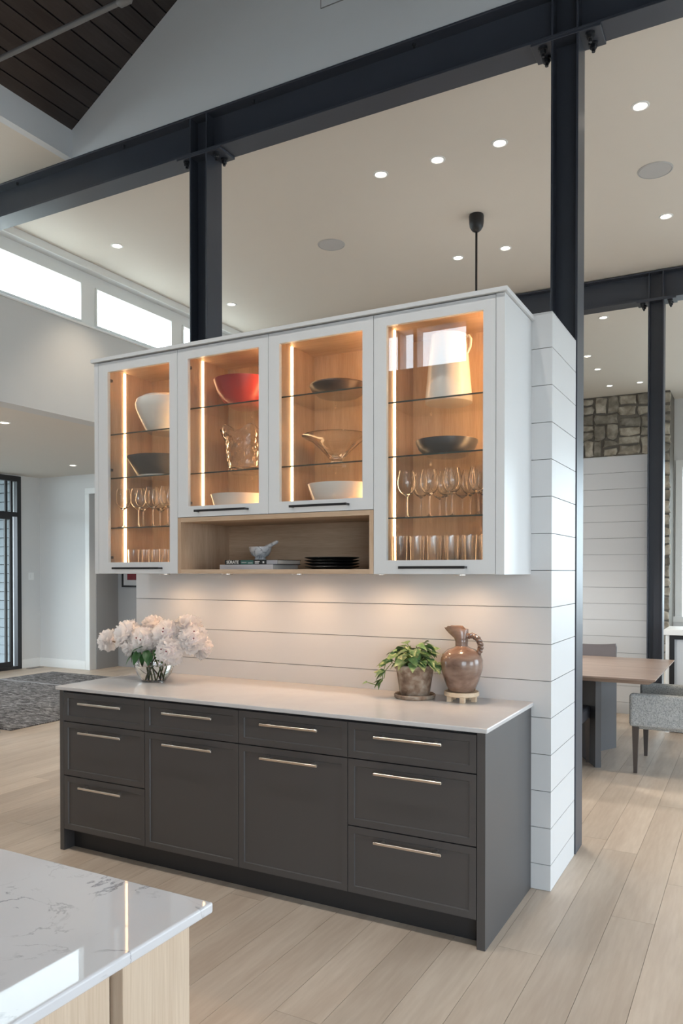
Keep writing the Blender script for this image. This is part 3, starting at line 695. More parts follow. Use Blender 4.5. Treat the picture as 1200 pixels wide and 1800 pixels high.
# ------------------------------------------------------------------ wall cabinets
YU, YW = 3.320, 3.773
def bar_handle(bm, x0, x1, y, z, s=0.011, off=0.034, dy=1, post=0.03):
    """bar standing off a front plane at y, towards the viewer"""
    box(bm, x0, x1, y-off-s/2, y-off+s/2, z-s/2, z+s/2, 0.0015)
    for xx in (x0+post, x1-post-s): box(bm, xx, xx+s, y-off+s/2, y+0.001, z-s/2+0.0005, z+s/2-0.0005)
def lip_handle(bm, x0, x1, y, z):
    """flat black edge pull: a shelf-like blade with returned ends"""
    box(bm, x0, x1, y-0.036, y-0.030, z-0.006, z+0.006, 0.001)
    box(bm, x0, x0+0.010, y-0.030, y+0.001, z-0.005, z+0.005); box(bm, x1-0.010, x1, y-0.030, y+0.001, z-0.005, z+0.005)
UB = [-3.412, -2.816, -2.217, -1.6175, -1.0195]
def wall_cab(i, label, z0, z1, op, handle, hz, shelves, hinges):
    xa, xb = UB[i], UB[i+1]
    t = thing('wall_cabinet', label, 'cabinet', ((xa+xb)/2, YW-0.2, z0), 'glass-door wall cabinets')
    yf, yb = YU+0.024, YW-0.004; th = 0.018
    part(t, 'side_panel', bxo(xa, xa+th, yf, yb, z0, z1), m_oakv); part(t, 'side_panel', bxo(xb-th, xb, yf, yb, z0, z1), m_oakv)
    part(t, 'top_panel', bxo(xa+th, xb-th, yf, yb, z1-th, z1), m_oakh); part(t, 'bottom_panel', bxo(xa+th, xb-th, yf, yb, z0, z0+th), m_oakh)
    part(t, 'back_panel', bxo(xa+th, xb-th, yb-0.010, yb, z0+th, z1-th), m_oakv)
    part(t, 'underside', bxo(xa, xb, yf, yb, z0-0.002, z0), m_cabw, 'white lacquered underside')
    bm = nb()
    if i == 0: box(bm, -3.443, xa-0.001, YU, YW, z0-0.002, z1); part(t, 'end_panel', bm, m_cabw, 'white lacquered end panel')
    elif i == 3: box(bm, xb+0.001, -0.980, YU, YW, z0-0.002, z1); part(t, 'end_panel', bm, m_cabw, 'white lacquered end panel')
    else: bm.free()
    # framed glass door
    dx0, dx1, dz0, dz1 = xa+0.0015, xb-0.0015, z0, z1-0.003
    ox0, ox1, oz0, oz1 = op; y0, y1 = YU, YU+0.022
    bm = nb()
    box(bm, dx0, ox0, y0, y1, dz0, dz1); box(bm, ox1, dx1, y0, y1, dz0, dz1); box(bm, ox0, ox1, y0, y1, dz0, oz0); box(bm, ox0, ox1, y0, y1, oz1, dz1)
    bmesh.ops.remove_doubles(bm, verts=bm.verts, dist=1e-5)
    inner = [f for f in bm.faces if len([1 for g in bm.faces if g is not f and (g.calc_center_median()-f.calc_center_median()).length < 1e-5])]
    bmesh.ops.delete(bm, geom=inner, context='FACES')
    dr = part(t, 'door', bm, m_cabw, 'white lacquered frame with a clear glass panel')
    part(dr, 'glass_pane', bxo(ox0-0.006, ox1+0.006, y0+0.012, y0+0.016, oz0-0.006, oz1+0.006), m_pane)
    bm = nb(); lip_handle(bm, handle[0], handle[1], y0, hz); part(dr, 'handle', bm, m_blk, 'slim black pull')
    for hzz in hinges:
        bm = nb(); box(bm, xa+th, xa+th+0.016, yf+0.01, yf+0.062, hzz-0.008, hzz+0.008, 0.002); box(bm, xa+th, xa+th+0.006, yf+0.02, yf+0.036, hzz-0.022, hzz+0.022, 0.002)
        box(bm, xa+th+0.002, xa+th+0.024, y1, yf+0.02, hzz-0.010, hzz+0.010, 0.002)
        part(t, 'hinge', bm, m_chrome, 'dark metal hinge')
    for sz in shelves:
        bm = nb(); box(bm, xa+th+0.001, xb-th-0.001, 3.402, yb-0.012, sz-0.007, sz); sh = part(t, 'glass_shelf', bm, m_shelf)
        part(sh, 'polished_edge', bxo(xa+th+0.001, xb-th-0.001, 3.399, 3.402, sz-0.007, sz), m_shelfedge)
    # recessed vertical light strips in both sides
    for xx, sg in ((xa+th, 1), (xb-th, -1)):
        bm = nb(); box(bm, min(xx, xx+sg*0.007), max(xx, xx+sg*0.007), 3.508, 3.5215, z0+th+0.004, z1-th-0.004); part(t, 'light_strip', bm, m_led if sg > 0 else m_led2, 'glowing warm light strip')
    return t
wall_cab(0, 'tall left wall cabinet of stemmed glasses, white vase and charcoal bowl', 1.548, 2.780, (-3.337, -2.873, 1.612, 2.719), (-3.276, -2.926), 1.578, (1.820, 2.115, 2.374), (1.642, 2.162, 2.690))
wall_cab(1, 'short wall cabinet of red bowl and cut crystal vase', 1.857, 2.780, (-2.744, -2.277, 1.915, 2.719), (-2.677, -2.341), 1.886, (2.107, 2.469), (1.941, 2.694))
wall_cab(2, 'short wall cabinet of dark wooden bowl and clear footed bowl', 1.857, 2.780, (-2.151, -1.677, 1.915, 2.719), (-2.073, -1.747), 1.886, (2.107, 2.469), ())
wall_cab(3, 'tall right wall cabinet of white jug and rows of glasses', 1.548, 2.780, (-1.550, -1.078, 1.612, 2.719), (-1.474, -1.150), 1.578, (1.820, 2.115, 2.376), ())
solo('cabinet_top_board', bxo(-3.459, -0.966, 3.306, YW, 2.783, 2.803, 0.001), m_cabw, 'thin white top board running over all four glass cabinets', 'board', (-2.2, 3.5, 2.783))
# open oak niche under the two short cabinets
ni = thing('open_niche', 'open oak shelf niche holding books, mortar and black plates', 'shelf', (-2.217, 3.55, 1.548))
x0, x1, z0, z1 = -2.8155, -1.618, 1.548, 1.854
bm = nb(); box(bm, x0, x0+0.022, YU, YW-0.014, z0, z1); part(ni, 'side_panel', bm, m_oakv)
bm = nb(); box(bm, x1-0.022, x1, YU, YW-0.014, z0, z1); part(ni, 'side_panel', bm, m_oakv)
part(ni, 'bottom_panel', bxo(x0+0.022, x1-0.022, YU, YW-0.014, z0, z0+0.023), m_oakh)
part(ni, 'top_panel', bxo(x0+0.022, x1-0.022, YU, YW-0.014, z1-0.024, z1), m_oakh)
part(ni, 'back_panel', bxo(x0, x1, YW-0.014, YW-0.003, z0, z1), m_oakh)
for xx, zz, lb in ((-3.12, 1.546, 'under the tall left cabinet'), (-2.66, 1.548, 'under the left end of the oak niche'), (-2.19, 1.548, 'under the middle of the oak niche'), (-1.70, 1.548, 'under the right end of the oak niche'), (-1.27, 1.546, 'under the tall right cabinet')):
    t = thing('puck_light', 'small warm puck light ' + lb, 'light', (xx, 3.56, zz), 'under-cabinet puck lights')
    bm = nb(); lathe(bm, [(0.026, 0), (0.032, 0), (0.032, -0.006), (0.026, -0.006), (0.026, 0)], (xx, 3.56, zz), 24); part(t, 'bezel', bm, m_nick)
    bm = nb(); lathe(bm, [(0, 0), (0.025, 0), (0.025, -0.004), (0, -0.004)], (xx, 3.56, zz), 20); part(t, 'lens', bm, m_puck)
    l = bpy.data.lights.new('puck_beam', 'SPOT'); l.energy = 3.8; l.color = (1.0, 0.62, 0.36); l.spot_size = 3.0; l.spot_blend = 1.0; l.shadow_soft_size = 0.025
    lo = bpy.data.objects.new('puck_beam', l); COL.objects.link(lo); lo.location = (xx, 3.56, 1.537)

# ------------------------------------------------------------------ base cabinets
YB0 = 3.049
BB = [-3.407, -2.811, -2.212, -1.613, -1.0135]
def front_panel(bm, x0, x1, z0, z1, fr=0.030, rec=0.006):
    """slim shaker front: flat frame, stepped-back field"""
    y0, y1 = YB0, YB0+0.020; g = 0.0016
    x0 += g; x1 -= g; z0 += g; z1 -= g
    o = [(x0, z0), (x1, z0), (x1, z1), (x0, z1)]; a = [(x0+fr, z0+fr), (x1-fr, z0+fr), (x1-fr, z1-fr), (x0+fr, z1-fr)]
    c = [(x0+fr+0.003, z0+fr+0.003), (x1-fr-0.003, z0+fr+0.003), (x1-fr-0.003, z1-fr-0.003), (x0+fr+0.003, z1-fr-0.003)]
    R = [[bm.verts.new((p[0], y, p[1])) for p in q] for q, y in ((o, y1), (o, y0), (a, y0), (c, y0+rec))]
    for p, q in zip(R, R[1:]):
        for i in range(4): bm.faces.new((p[i], p[(i+1) % 4], q[(i+1) % 4], q[i]))
    bm.faces.new(R[3]); bm.faces.new(R[0][::-1])
def base_cab(i, label, fronts):
    xa, xb = BB[i], BB[i+1]
    t = thing('base_cabinet', label, 'cabinet', ((xa+xb)/2, 3.4, 0), 'charcoal base cabinets')
    part(t, 'carcass', bxo(xa+0.0005, xb-0.0005, YB0+0.022, YW-0.008, 0.12, 0.8985), m_kick)
    part(t, 'toe_kick', bxo(xa, xb, YB0+0.075, YB0+0.092, 0.0, 0.12), m_kick, 'near-black recessed plinth')
    if i == 0: part(t, 'end_panel', bxo(-3.438, xa-0.001, YB0, YW-0.008, 0, 0.8985, 0.001), m_char)
    if i == 3: part(t, 'end_panel', bxo(xb+0.001, -0.976, YB0, YW-0.002, 0, 0.8985, 0.001), m_char)
    for nm, z0, z1, hz in fronts:
        bm = nb(); front_panel(bm, xa, xb, z0, z1); f = part(t, nm, bm, m_char)
        bm = nb(); bar_handle(bm, xa+0.142, xb-0.142, YB0+0.006, hz, 0.0115, 0.036); part(f, 'handle', bm, m_nick, 'brushed nickel bar handle')
D3 = (('drawer', 0.726, 0.888, 0.836), ('drawer', 0.424, 0.724, 0.676), ('drawer', 0.121, 0.422, 0.374))
DD = (('drawer', 0.726, 0.888, 0.836), ('door', 0.121, 0.724, 0.676))
base_cab(0, 'charcoal base cabinet of three drawers under the flower vase', D3)
base_cab(1, 'charcoal base cabinet of drawer over door, right beside the left drawer stack', DD)
base_cab(2, 'charcoal base cabinet of drawer over door, left beside the right drawer stack', DD)
base_cab(3, 'charcoal base cabinet of three drawers with a broad side panel facing the walkway', D3)
solo('worktop', bxo(-3.452, -0.963, 3.030, YW-0.0005, 0.8995, 0.920, 0.004, 2), m_quartz, 'pale quartz worktop over the charcoal base cabinets', 'worktop', (-2.2, 3.4, 0.8995))

# ------------------------------------------------------------------ kitchen island, lower left
IX1, IY1 = -0.933, 1.203
solo('island_top', bxo(-3.6, IX1, 0.05, IY1, 0.892, 0.914, 0.005, 3), m_marble, 'white veined marble island top in the lower left corner', 'worktop', (-2.2, 0.6, 0.892))
isl = thing('kitchen_island', 'pale oak kitchen island under the veined marble top', 'island', (-2.2, 0.6, 0))
xp = IX1-0.033
part(isl, 'end_panel', bxo(-3.56, xp, 0.992, IY1-0.033, 0, 0.8915, 0.001), m_oakp)
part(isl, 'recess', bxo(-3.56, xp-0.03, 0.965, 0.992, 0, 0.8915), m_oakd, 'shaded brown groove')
part(isl, 'front_panel', bxo(-3.56, xp-0.004, 0.10, 0.965, 0.10, 0.8915, 0.001), m_oakp)
part(isl, 'toe_kick', bxo(-3.50, xp-0.06, 0.14, 0.965, 0.0, 0.10), m_kick)

# ------------------------------------------------------------------ glasses and dishes in the cabinets
def wine_glass(label, loc):
    bm = nb()
    out = [(0, 0), (0.036, 0), (0.036, 0.0015), (0.020, 0.0035), (0.0065, 0.010), (0.0042, 0.022), (0.0038, 0.085), (0.0052, 0.103), (0.014, 0.110), (0.030, 0.122), (0.041, 0.142), (0.0455, 0.163), (0.0445, 0.185), (0.040, 0.208), (0.0345, 0.229)]
    inn = [(0.0333, 0.229), (0.0387, 0.208), (0.0432, 0.185), (0.0442, 0.163), (0.0397, 0.143), (0.0285, 0.124), (0.012, 0.1135), (0, 0.112)]
    lathe(bm, out+inn, loc, 28)
    return solo('wine_glass', bm, m_glass, label, 'glass', loc)
def tumbler(label, loc, h, r):
    bm = nb(); lathe(bm, [(0, 0), (r*0.86, 0), (r*0.9, 0.003), (r, h), (r-0.0014, h), (r*0.9-0.0016, 0.012), (r*0.8, 0.008), (0, 0.007)], loc, 26)
    return solo('tumbler', bm, m_glass, label, 'glass', loc)
SH0, SH1, SH2, SH3 = 1.566, 1.8202, 2.1152, 2.3742
ORD = ['first', 'second', 'third', 'fourth', 'fifth', 'sixth']
def glass_rows(make, what, side, group, rows, z):
    src = None
    for rn, row in zip(('front', 'middle', 'back'), rows):
        for i, (x, y) in enumerate(row):
            lb = '%s, %s from the left in the %s row, tall %s cabinet' % (what, ORD[i], rn, side)
            if src is None: src = make(lb, (x, y, z)); src['group'] = group
            else: dup(src, (x, y, z), label=lb)
glass_rows(wine_glass, 'stemmed clear wine glass', 'left', 'wine glasses in the tall left cabinet',
    (((-3.313, 3.42), (-3.225, 3.45), (-3.105, 3.44), (-2.985, 3.43)), ((-3.276, 3.545), (-3.150, 3.55), (-3.03, 3.545), (-2.90, 3.53)), ((-3.24, 3.66), (-3.08, 3.66))), SH1)
glass_rows(wine_glass, 'stemmed clear wine glass', 'right', 'wine glasses in the tall right cabinet',
    (((-1.507, 3.465), (-1.392, 3.47), (-1.275, 3.465), (-1.148, 3.47)), ((-1.478, 3.575), (-1.345, 3.57), (-1.225, 3.58), (-1.105, 3.59)), ((-1.42, 3.68), (-1.30, 3.68), (-1.18, 3.69))), SH1+0.0002)
glass_rows(lambda l, p: tumbler(l, p, 0.122, 0.033), 'short clear tumbler', 'left', 'tumblers in the tall left cabinet',
    (((-3.245, 3.43), (-3.165, 3.43), (-3.085, 3.43), (-3.005, 3.43), (-2.925, 3.43)), ((-3.22, 3.52), (-3.14, 3.52), (-3.06, 3.52), (-2.98, 3.52), (-2.90, 3.52))), SH0)
glass_rows(lambda l, p: tumbler(l, p, 0.165, 0.037), 'tall clear tumbler', 'right', 'tumblers in the tall right cabinet',
    (((-1.536, 3.45), (-1.446, 3.45), (-1.358, 3.45), (-1.270, 3.45), (-1.182, 3.45), (-1.096, 3.45)), ((-1.49, 3.545), (-1.40, 3.545), (-1.31, 3.545), (-1.222, 3.545), (-1.135, 3.545)), ((-1.45, 3.64), (-1.355, 3.64), (-1.265, 3.64), (-1.175, 3.64), (-1.09, 3.64))), SH0)
# left cabinet: white vase, charcoal bowl
c = (-3.09, 3.55, SH3)
bm = nb(); lathe(bm, [(0, 0), (0.108, 0), (0.118, 0.006), (0.136, 0.04), (0.162, 0.095), (0.180, 0.14), (0.184, 0.165), (0.176, 0.195), (0.146, 0.214), (0.11, 0.220), (0.09, 0.224), (0.085, 0.222), (0.10, 0.212), (0.14, 0.204), (0.17, 0.18), (0.17, 0.15), (0.12, 0.05), (0, 0.03)], c, 44)
solo('vase', bm, m_whitec, 'bulbous white ceramic vase on the top shelf of the tall left cabinet', 'vase', c)
c = (-3.14, 3.55, SH2)
bm = nb(); lathe(bm, [(0, 0.012), (0.134, 0.012), (0.137, 0.014), (0.194, 0.116), (0.196, 0.122), (0.187, 0.118), (0.131, 0.022), (0, 0.020)], c, 48)
bw = thing('serving_bowl', 'straight-sided charcoal bowl on the middle shelf of the tall left cabinet', 'bowl', c)
part(bw, 'body', bm, m_greyc)
bm = nb(); lathe(bm, [(0, 0), (0.128, 0), (0.132, 0.004), (0.132, 0.012), (0, 0.012)], c, 40); part(bw, 'base_ring', bm, m_whitec, 'pale ring foot')
# second cabinet: red bowl, crystal vase, white dish
c = (-2.535, 3.565, 2.4692)
bm = nb(); lathe(bm, [(0, 0), (0.066, 0), (0.085, 0.006), (0.127, 0.045), (0.158, 0.095), (0.174, 0.145), (0.176, 0.156), (0.168, 0.156), (0.150, 0.10), (0.118, 0.052), (0.07, 0.018), (0, 0.014)], c, 48)
solo('red_bowl', bm, m_red, 'deep oxblood red ceramic bowl on the upper glass shelf', 'bowl', c)
c = (-2.535, 3.57, 2.1072)
def cryst(r, z, a):
    k = max(0.0, z-0.12)/0.12
    f = 1 + (0.022*(abs(math.sin(7*a+62*z))+abs(math.sin(7*a-62*z)))-0.03 if 0.012 < z < 0.21 and r > 0.0955+0.12*z*0.9 else 0) + 0.06*k*math.sin(6*a)
    return r*f, z + 0.016*k*math.sin(6*a)
bm = nb(); lathe(bm, [(0, 0), (0.084, 0), (0.096, 0.012), *[(0.098+0.112*zz+0.25*max(0, zz-0.15)**1.5, zz) for zz in [0.02+0.0125*q for q in range(15)]], (0.134, 0.212), (0.140, 0.225), (0.143, 0.240), (0.136, 0.240), (0.114, 0.182), (0.103, 0.12), (0.094, 0.07), (0.088, 0.03), (0, 0.022)], c, 84, warp=cryst, smooth=False)
solo('crystal_vase', bm, m_crystal, 'flared cut crystal vase with a wavy rim on a glass shelf', 'vase', c)
c = (-2.545, 3.53, 1.8752)
bm = nb(); lathe(bm, [(0, 0), (0.128, 0), (0.136, 0.004), (0.162, 0.105), (0.166, 0.110), (0.159, 0.109), (0.130, 0.012), (0, 0.010)], c, 48)
solo('serving_dish', bm, m_whitec, 'white straight-sided dish on the floor of the red bowl cabinet', 'dish', c)
# third cabinet: dark wooden bowl, clear footed bowl, white bowl
c = (-1.945, 3.575, 2.4692)
bm = nb(); lathe(bm, [(0, 0), (0.07, 0), (0.105, 0.008), (0.140, 0.032), (0.154, 0.062), (0.150, 0.070), (0.140, 0.064), (0.118, 0.034), (0.07, 0.016), (0, 0.014)], c, 48, warp=lambda r, z, a: (r*(1+0.015*math.sin(24*a)*(z > 0.04)), z))
solo('wooden_bowl', bm, m_darkw, 'shallow dark carved bowl on the upper shelf beside the red bowl cabinet', 'bowl', c)
c = (-1.955, 3.57, 2.1072)
bm = nb(); lathe(bm, [(0, 0), (0.052, 0), (0.054, 0.006), (0.034, 0.020), (0.030, 0.030), (0.040, 0.045), (0.075, 0.085), (0.125, 0.130), (0.178, 0.158), (0.184, 0.163), (0.180, 0.166), (0.122, 0.138), (0.070, 0.094), (0.030, 0.055), (0, 0.048)], c, 48, warp=lambda r, z, a: (r*(1+0.03*math.sin(10*a+z*30)*(0.02 < z < 0.12)), z))
solo('footed_bowl', bm, m_glass, 'clear flared footed glass bowl on a glass shelf', 'bowl', c)
c = (-1.90, 3.53, 1.8752)
bm = nb(); lathe(bm, [(0, 0), (0.105, 0), (0.118, 0.006), (0.155, 0.055), (0.178, 0.125), (0.180, 0.133), (0.172, 0.131), (0.148, 0.06), (0.11, 0.016), (0, 0.012)], c, 48)
solo('white_bowl', bm, m_whitec, 'deep white bowl under the clear footed bowl', 'bowl', c)
# right cabinet: tapered white jug, dark bowl
c = (-1.332, 3.57, 2.3762)
jg = thing('white_jug', 'tall white jug tapering upward on the top shelf, right cabinet', 'jug', c)
bm = nb(); lathe(bm, [(0, 0), (0.108, 0), (0.114, 0.003), (0.115, 0.010), (0.088, 0.318), (0.086, 0.330), (0.082, 0.328), (0.106, 0.02), (0, 0.012)], c, 44); part(jg, 'body', bm, m_whitec)
bm = nb(); tube(bm, [(c[0]+0.082, c[1], c[2]+0.312), (c[0]+0.102, c[1], c[2]+0.318), (c[0]+0.112, c[1], c[2]+0.300), (c[0]+0.108, c[1], c[2]+0.262), (c[0]+0.094, c[1], c[2]+0.235)], 0.007, 10); part(jg, 'handle', bm, m_whitec)
c = (-1.335, 3.55, SH2)
bm = nb(); lathe(bm, [(0, 0), (0.088, 0), (0.100, 0.005), (0.135, 0.035), (0.149, 0.066), (0.150, 0.078), (0.139, 0.080), (0.128, 0.070), (0.110, 0.03), (0, 0.018)], c, 48)
solo('dark_bowl', bm, m_greyc, 'thick-rimmed charcoal bowl in the tall right cabinet above the wine glasses', 'bowl', c)

# ------------------------------------------------------------------ niche: books, mortar, plates
zf = 1.571
def book(label, x0, x1, y0, y1, z0, z1, cover):
    t = thing('book', label, 'book', ((x0+x1)/2, (y0+y1)/2, z0)); c = 0.0025
    bm = nb(); box(bm, x0, x1, y0, y1, z0, z0+c); box(bm, x0, x1, y0, y1, z1-c, z1); box(bm, x0, x1, y0, y0+c, z0+c, z1-c); part(t, 'cover', bm, cover)
    part(t, 'pages', bxo(x0+0.004, x1-0.004, y0+c, y1-0.004, z0+c, z1-c), m_paper); return t
book('large grey book, lower of the two in the oak niche', -2.605, -2.255, 3.42, 3.68, zf+0.0002, zf+0.0252, m_bookg)
bk = book('black book with white spine lettering lying on the grey book', -2.575, -2.230, 3.425, 3.66, zf+0.0255, zf+0.0505, m_bookb)
def text(parent, name, body, size, loc, mat):
    cu = bpy.data.curves.new(name, 'FONT'); cu.body = body; cu.size = size; cu.extrude = 0.0004; cu.align_x = 'CENTER'; cu.align_y = 'CENTER'; cu.offset = 0.0006
    tmp = bpy.data.objects.new(name, cu); COL.objects.link(tmp); bpy.context.view_layer.update()
    me = bpy.data.meshes.new_from_object(tmp.evaluated_get(bpy.context.evaluated_depsgraph_get())); bpy.data.objects.remove(tmp); bpy.data.curves.remove(cu)
    me.materials.clear(); me.materials.append(mat); o = bpy.data.objects.new(name, me); COL.objects.link(o); o.parent = parent
    o.location = Vector(loc) - rootloc(parent); o.rotation_euler = (math.pi/2, 0, 0); return o
text(bk, 'spine_title', 'S\u00dcRATE', 0.023, (-2.522, 3.4245, zf+0.038), m_letter)
part(bk, 'spine_band', bxo(-2.468, -2.385, 3.4243, 3.4252, zf+0.0275, zf+0.0485), m_teal, 'teal band with a white line')
bm = nb(); box(bm, -2.462, -2.43, 3.4238, 3.4244, zf+0.036, zf+0.0385); box(bm, -2.42, -2.39, 3.4238, 3.4244, zf+0.033, zf+0.036); part(bk, 'spine_line', bm, m_letter)
bm = nb(); box(bm, -2.375, -2.345, 3.4238, 3.425, zf+0.039, zf+0.044); box(bm, -2.375, -2.35, 3.4238, 3.425, zf+0.031, zf+0.036); box(bm, -2.325, -2.315, 3.4238, 3.425, zf+0.033, zf+0.043); part(bk, 'spine_print', bm, m_letter)
part(bk, 'spine_end', bxo(-2.300, -2.2305, 3.4243, 3.4252, zf+0.0275, zf+0.0485), m_bookg, 'grey end of the spine')
c = (-2.405, 3.52, zf+0.0507)
bm = nb(); lathe(bm, [(0, 0), (0.030, 0), (0.033, 0.004), (0.029, 0.012), (0.031, 0.018), (0.048, 0.028), (0.058, 0.048), (0.063, 0.070), (0.062, 0.073), (0.055, 0.071), (0.048, 0.045), (0.03, 0.028), (0, 0.024)], c, 36)
solo('mortar', bm, m_mortar, 'grey veined marble mortar on top of the two books', 'mortar', c)
bm = nb(); tube(bm, [(c[0]-0.020, c[1]-0.005, c[2]+0.040), (c[0]-0.004, c[1]-0.004, c[2]+0.048), (c[0]+0.05, c[1], c[2]+0.074), (c[0]+0.095, c[1]+0.003, c[2]+0.094), (c[0]+0.108, c[1]+0.003, c[2]+0.099), (c[0]+0.114, c[1]+0.003, c[2]+0.101)], [0.006, 0.014, 0.011, 0.010, 0.009, 0.004], 14)
solo('pestle', bm, m_mortar, 'marble pestle leaning out of the mortar', 'pestle', (c[0], c[1], c[2]+0.04))
pl = None
for i, nm in enumerate(('lowest', 'second from the bottom', 'third from the bottom', 'topmost')):
    loc = (-1.966, 3.54, zf+0.0003+i*0.0155); lb = 'black stoneware plate, %s of the stack in the niche' % nm
    if pl is None:
        bm = nb(); lathe(bm, [(0, 0), (0.095, 0), (0.105, 0.002), (0.140, 0.012), (0.145, 0.0145), (0.144, 0.016), (0.138, 0.0155), (0.104, 0.0065), (0, 0.005)], loc, 44)
        pl = solo('plate', bm, m_plate, lb, 'plate', loc, 'black plates in the oak niche')
    else: dup(pl, loc, label=lb)

# ------------------------------------------------------------------ on the worktop: peonies
ZC = 0.9202
vc = (-3.115, 3.46, ZC)
va = thing('flower_vase', 'rounded clear glass vase of peonies half full of water', 'vase', vc)
bm = nb(); lathe(bm, [(0, 0), (0.062, 0), (0.074, 0.006), (0.098, 0.040), (0.112, 0.080), (0.114, 0.100), (0.110, 0.130), (0.098, 0.165), (0.094, 0.178), (0.097, 0.186), (0.094, 0.187), (0.0905, 0.178), (0.0945, 0.164), (0.1065, 0.129), (0.1105, 0.100), (0.1085, 0.081), (0.094, 0.042), (0.07, 0.012), (0, 0.008)], vc, 40); part(va, 'body', bm, m_glass)
bm = nb(); lathe(bm, [(0, 0.009), (0.069, 0.0125), (0.0932, 0.0425), (0.1075, 0.081), (0.1092, 0.092), (0, 0.092)], vc, 40); part(va, 'water', bm, m_water)
PR = random.Random(11)
def petal_mesh(L, Wd, cup, ruff, seed):
    r = random.Random(seed); bm = nb(); nu, nv = 6, 6; g = []
    for i in range(nu+1):
        u = i/nu; row = []
        for j in range(nv+1):
            v = j/nv*2-1
            w = Wd*(math.sin(math.pi*(0.10+0.70*u))**0.8)*0.5*(0.3+0.7*u**0.35)
            x = v*w; y = L*u*(1-0.10*v*v); z = cup*(u**1.6)*L - 0.25*w*v*v*(-1) + (ruff*r.uniform(-1, 1) if u > 0.6 else 0)
            if u > 0.95: y += ruff*1.2*math.sin(v*9+seed)
            row.append(bm.verts.new((x, y, z)))
        g.append(row)
    for i in range(nu):
        for j in range(nv):
            f = bm.faces.new((g[i][j], g[i][j+1], g[i+1][j+1], g[i+1][j])); f.smooth = True
    me = bpy.data.meshes.new('petal'); bm.to_mesh(me); bm.free(); me.materials.append(m_petal); return me
PM = [petal_mesh(0.062, 0.066, 0.30, 0.004, 1), petal_mesh(0.058, 0.062, 0.62, 0.004, 2), petal_mesh(0.052, 0.056, 0.95, 0.004, 3), petal_mesh(0.044, 0.048, 1.35, 0.004, 4), petal_mesh(0.036, 0.040, 2.0, 0.004, 5)]
def peony(label, loc, aim, size, nper=(8, 9), fleck=True, stem_to=None, back=False):
    t = thing('peony', label, 'flower', loc, 'white peonies in the glass vase')
    aim = Vector(aim).normalized(); q = aim.to_track_quat('Z', 'Y'); rot = q.to_matrix()
    r = random.Random(int(loc[0]*1e4)); RR = 0.070*size
    bm = nb(); bmesh.ops.create_icosphere(bm, subdivisions=2, radius=RR*0.55)
    for v in bm.verts: v.co = rot @ v.co + Vector(loc)
    part(t, 'heart', bm, m_petalc)
    bm = nb(); NP = 64
    for i in range(NP):
        ph = math.radians(118)*math.sqrt((i+0.5)/NP); az = i*2.39996
        d = Vector((math.sin(ph)*math.cos(az), math.sin(ph)*math.sin(az), math.cos(ph)))
        n_ = Vector((0, 0, 1)) - d*d.z
        n_ = n_.normalized() if n_.length > 0.05 else Vector((1, 0, 0))
        wv = d.cross(n_).normalized()
        tw = r.uniform(-0.9, 0.9); n2 = n_*math.cos(tw) + wv*math.sin(tw); w2 = d.cross(n2).normalized()
        L0 = RR*r.uniform(0.40, 0.52); W0 = RR*r.uniform(0.50, 0.72); cu = r.uniform(0.1, 0.5); rows = []
        for a in range(4):
            u = a/3; row = []
            for b in range(5):
                v = b/2-1; ww = W0*0.5*(0.45+0.65*u-0.18*u*u*u)
                q_ = d*(RR*0.46 + L0*u*(1-0.12*v*v)*(1+0.12*math.sin(b*2.6+i)*(u > 0.6))) + w2*(v*ww) + n2*(cu*L0*(u*u*0.9 + 0.5*v*v) + RR*0.05*math.sin(b*2.1+i*1.7)*u)
                row.append(bm.verts.new(rot @ q_ + Vector(loc)))
            rows.append(row)
        for a in range(3):
            for b in range(4):
                f = bm.faces.new((rows[a][b], rows[a][b+1], rows[a+1][b+1], rows[a+1][b])); f.smooth = True
    o = link('ruffle', bm, m_petal, t, recalc=False); o['kind'] = 'stuff'
    for k, cnt in enumerate(nper):
        for i in range(cnt):
            a = 2*math.pi*(i+0.5*k)/cnt + r.uniform(-0.2, 0.2); s = size*r.uniform(1.0, 1.25)
            o = bpy.data.objects.new('petal', PM[k]); COL.objects.link(o); o.parent = t
            m = rot @ Matrix.Rotation(a, 3, 'Z') @ Matrix.Rotation(r.uniform(-0.15, 0.15)-(0.45 if k == 0 else 0.1), 3, 'X')
            o.rotation_euler = m.to_euler(); o.scale = (s, s, s)
            o.location = rot @ Vector((0, 0, (0.004*k-0.022)*size))
    if fleck:
        for k in range(2):
            bm = nb(); bmesh.ops.create_icosphere(bm, subdivisions=1, radius=0.0042*size)
            fo = Vector((r.uniform(-0.022, 0.022), r.uniform(-0.022, 0.022), 0.068*size))
            for v in bm.verts: v.co = rot @ (v.co + fo) + Vector(loc)
            part(t, 'fleck', bm, m_fleck, 'crimson fleck in the heart')
    if stem_to:
        a = Vector(loc) - aim*0.012*size; b = Vector(stem_to); bm = nb()
        neck = Vector((vc[0]+(b.x-vc[0])*0.2+(a.x-vc[0])*0.18, vc[1]+(a.y-vc[1])*0.18, vc[2]+0.175))
        pts = []
        for i in range(9):
            u = i/8; pts.append((1-u)**2*a + 2*u*(1-u)*neck + u*u*b)
        tube(bm, pts, 0.0036, 8); part(t, 'stem', bm, m_stemb if back else m_stem)
    return t
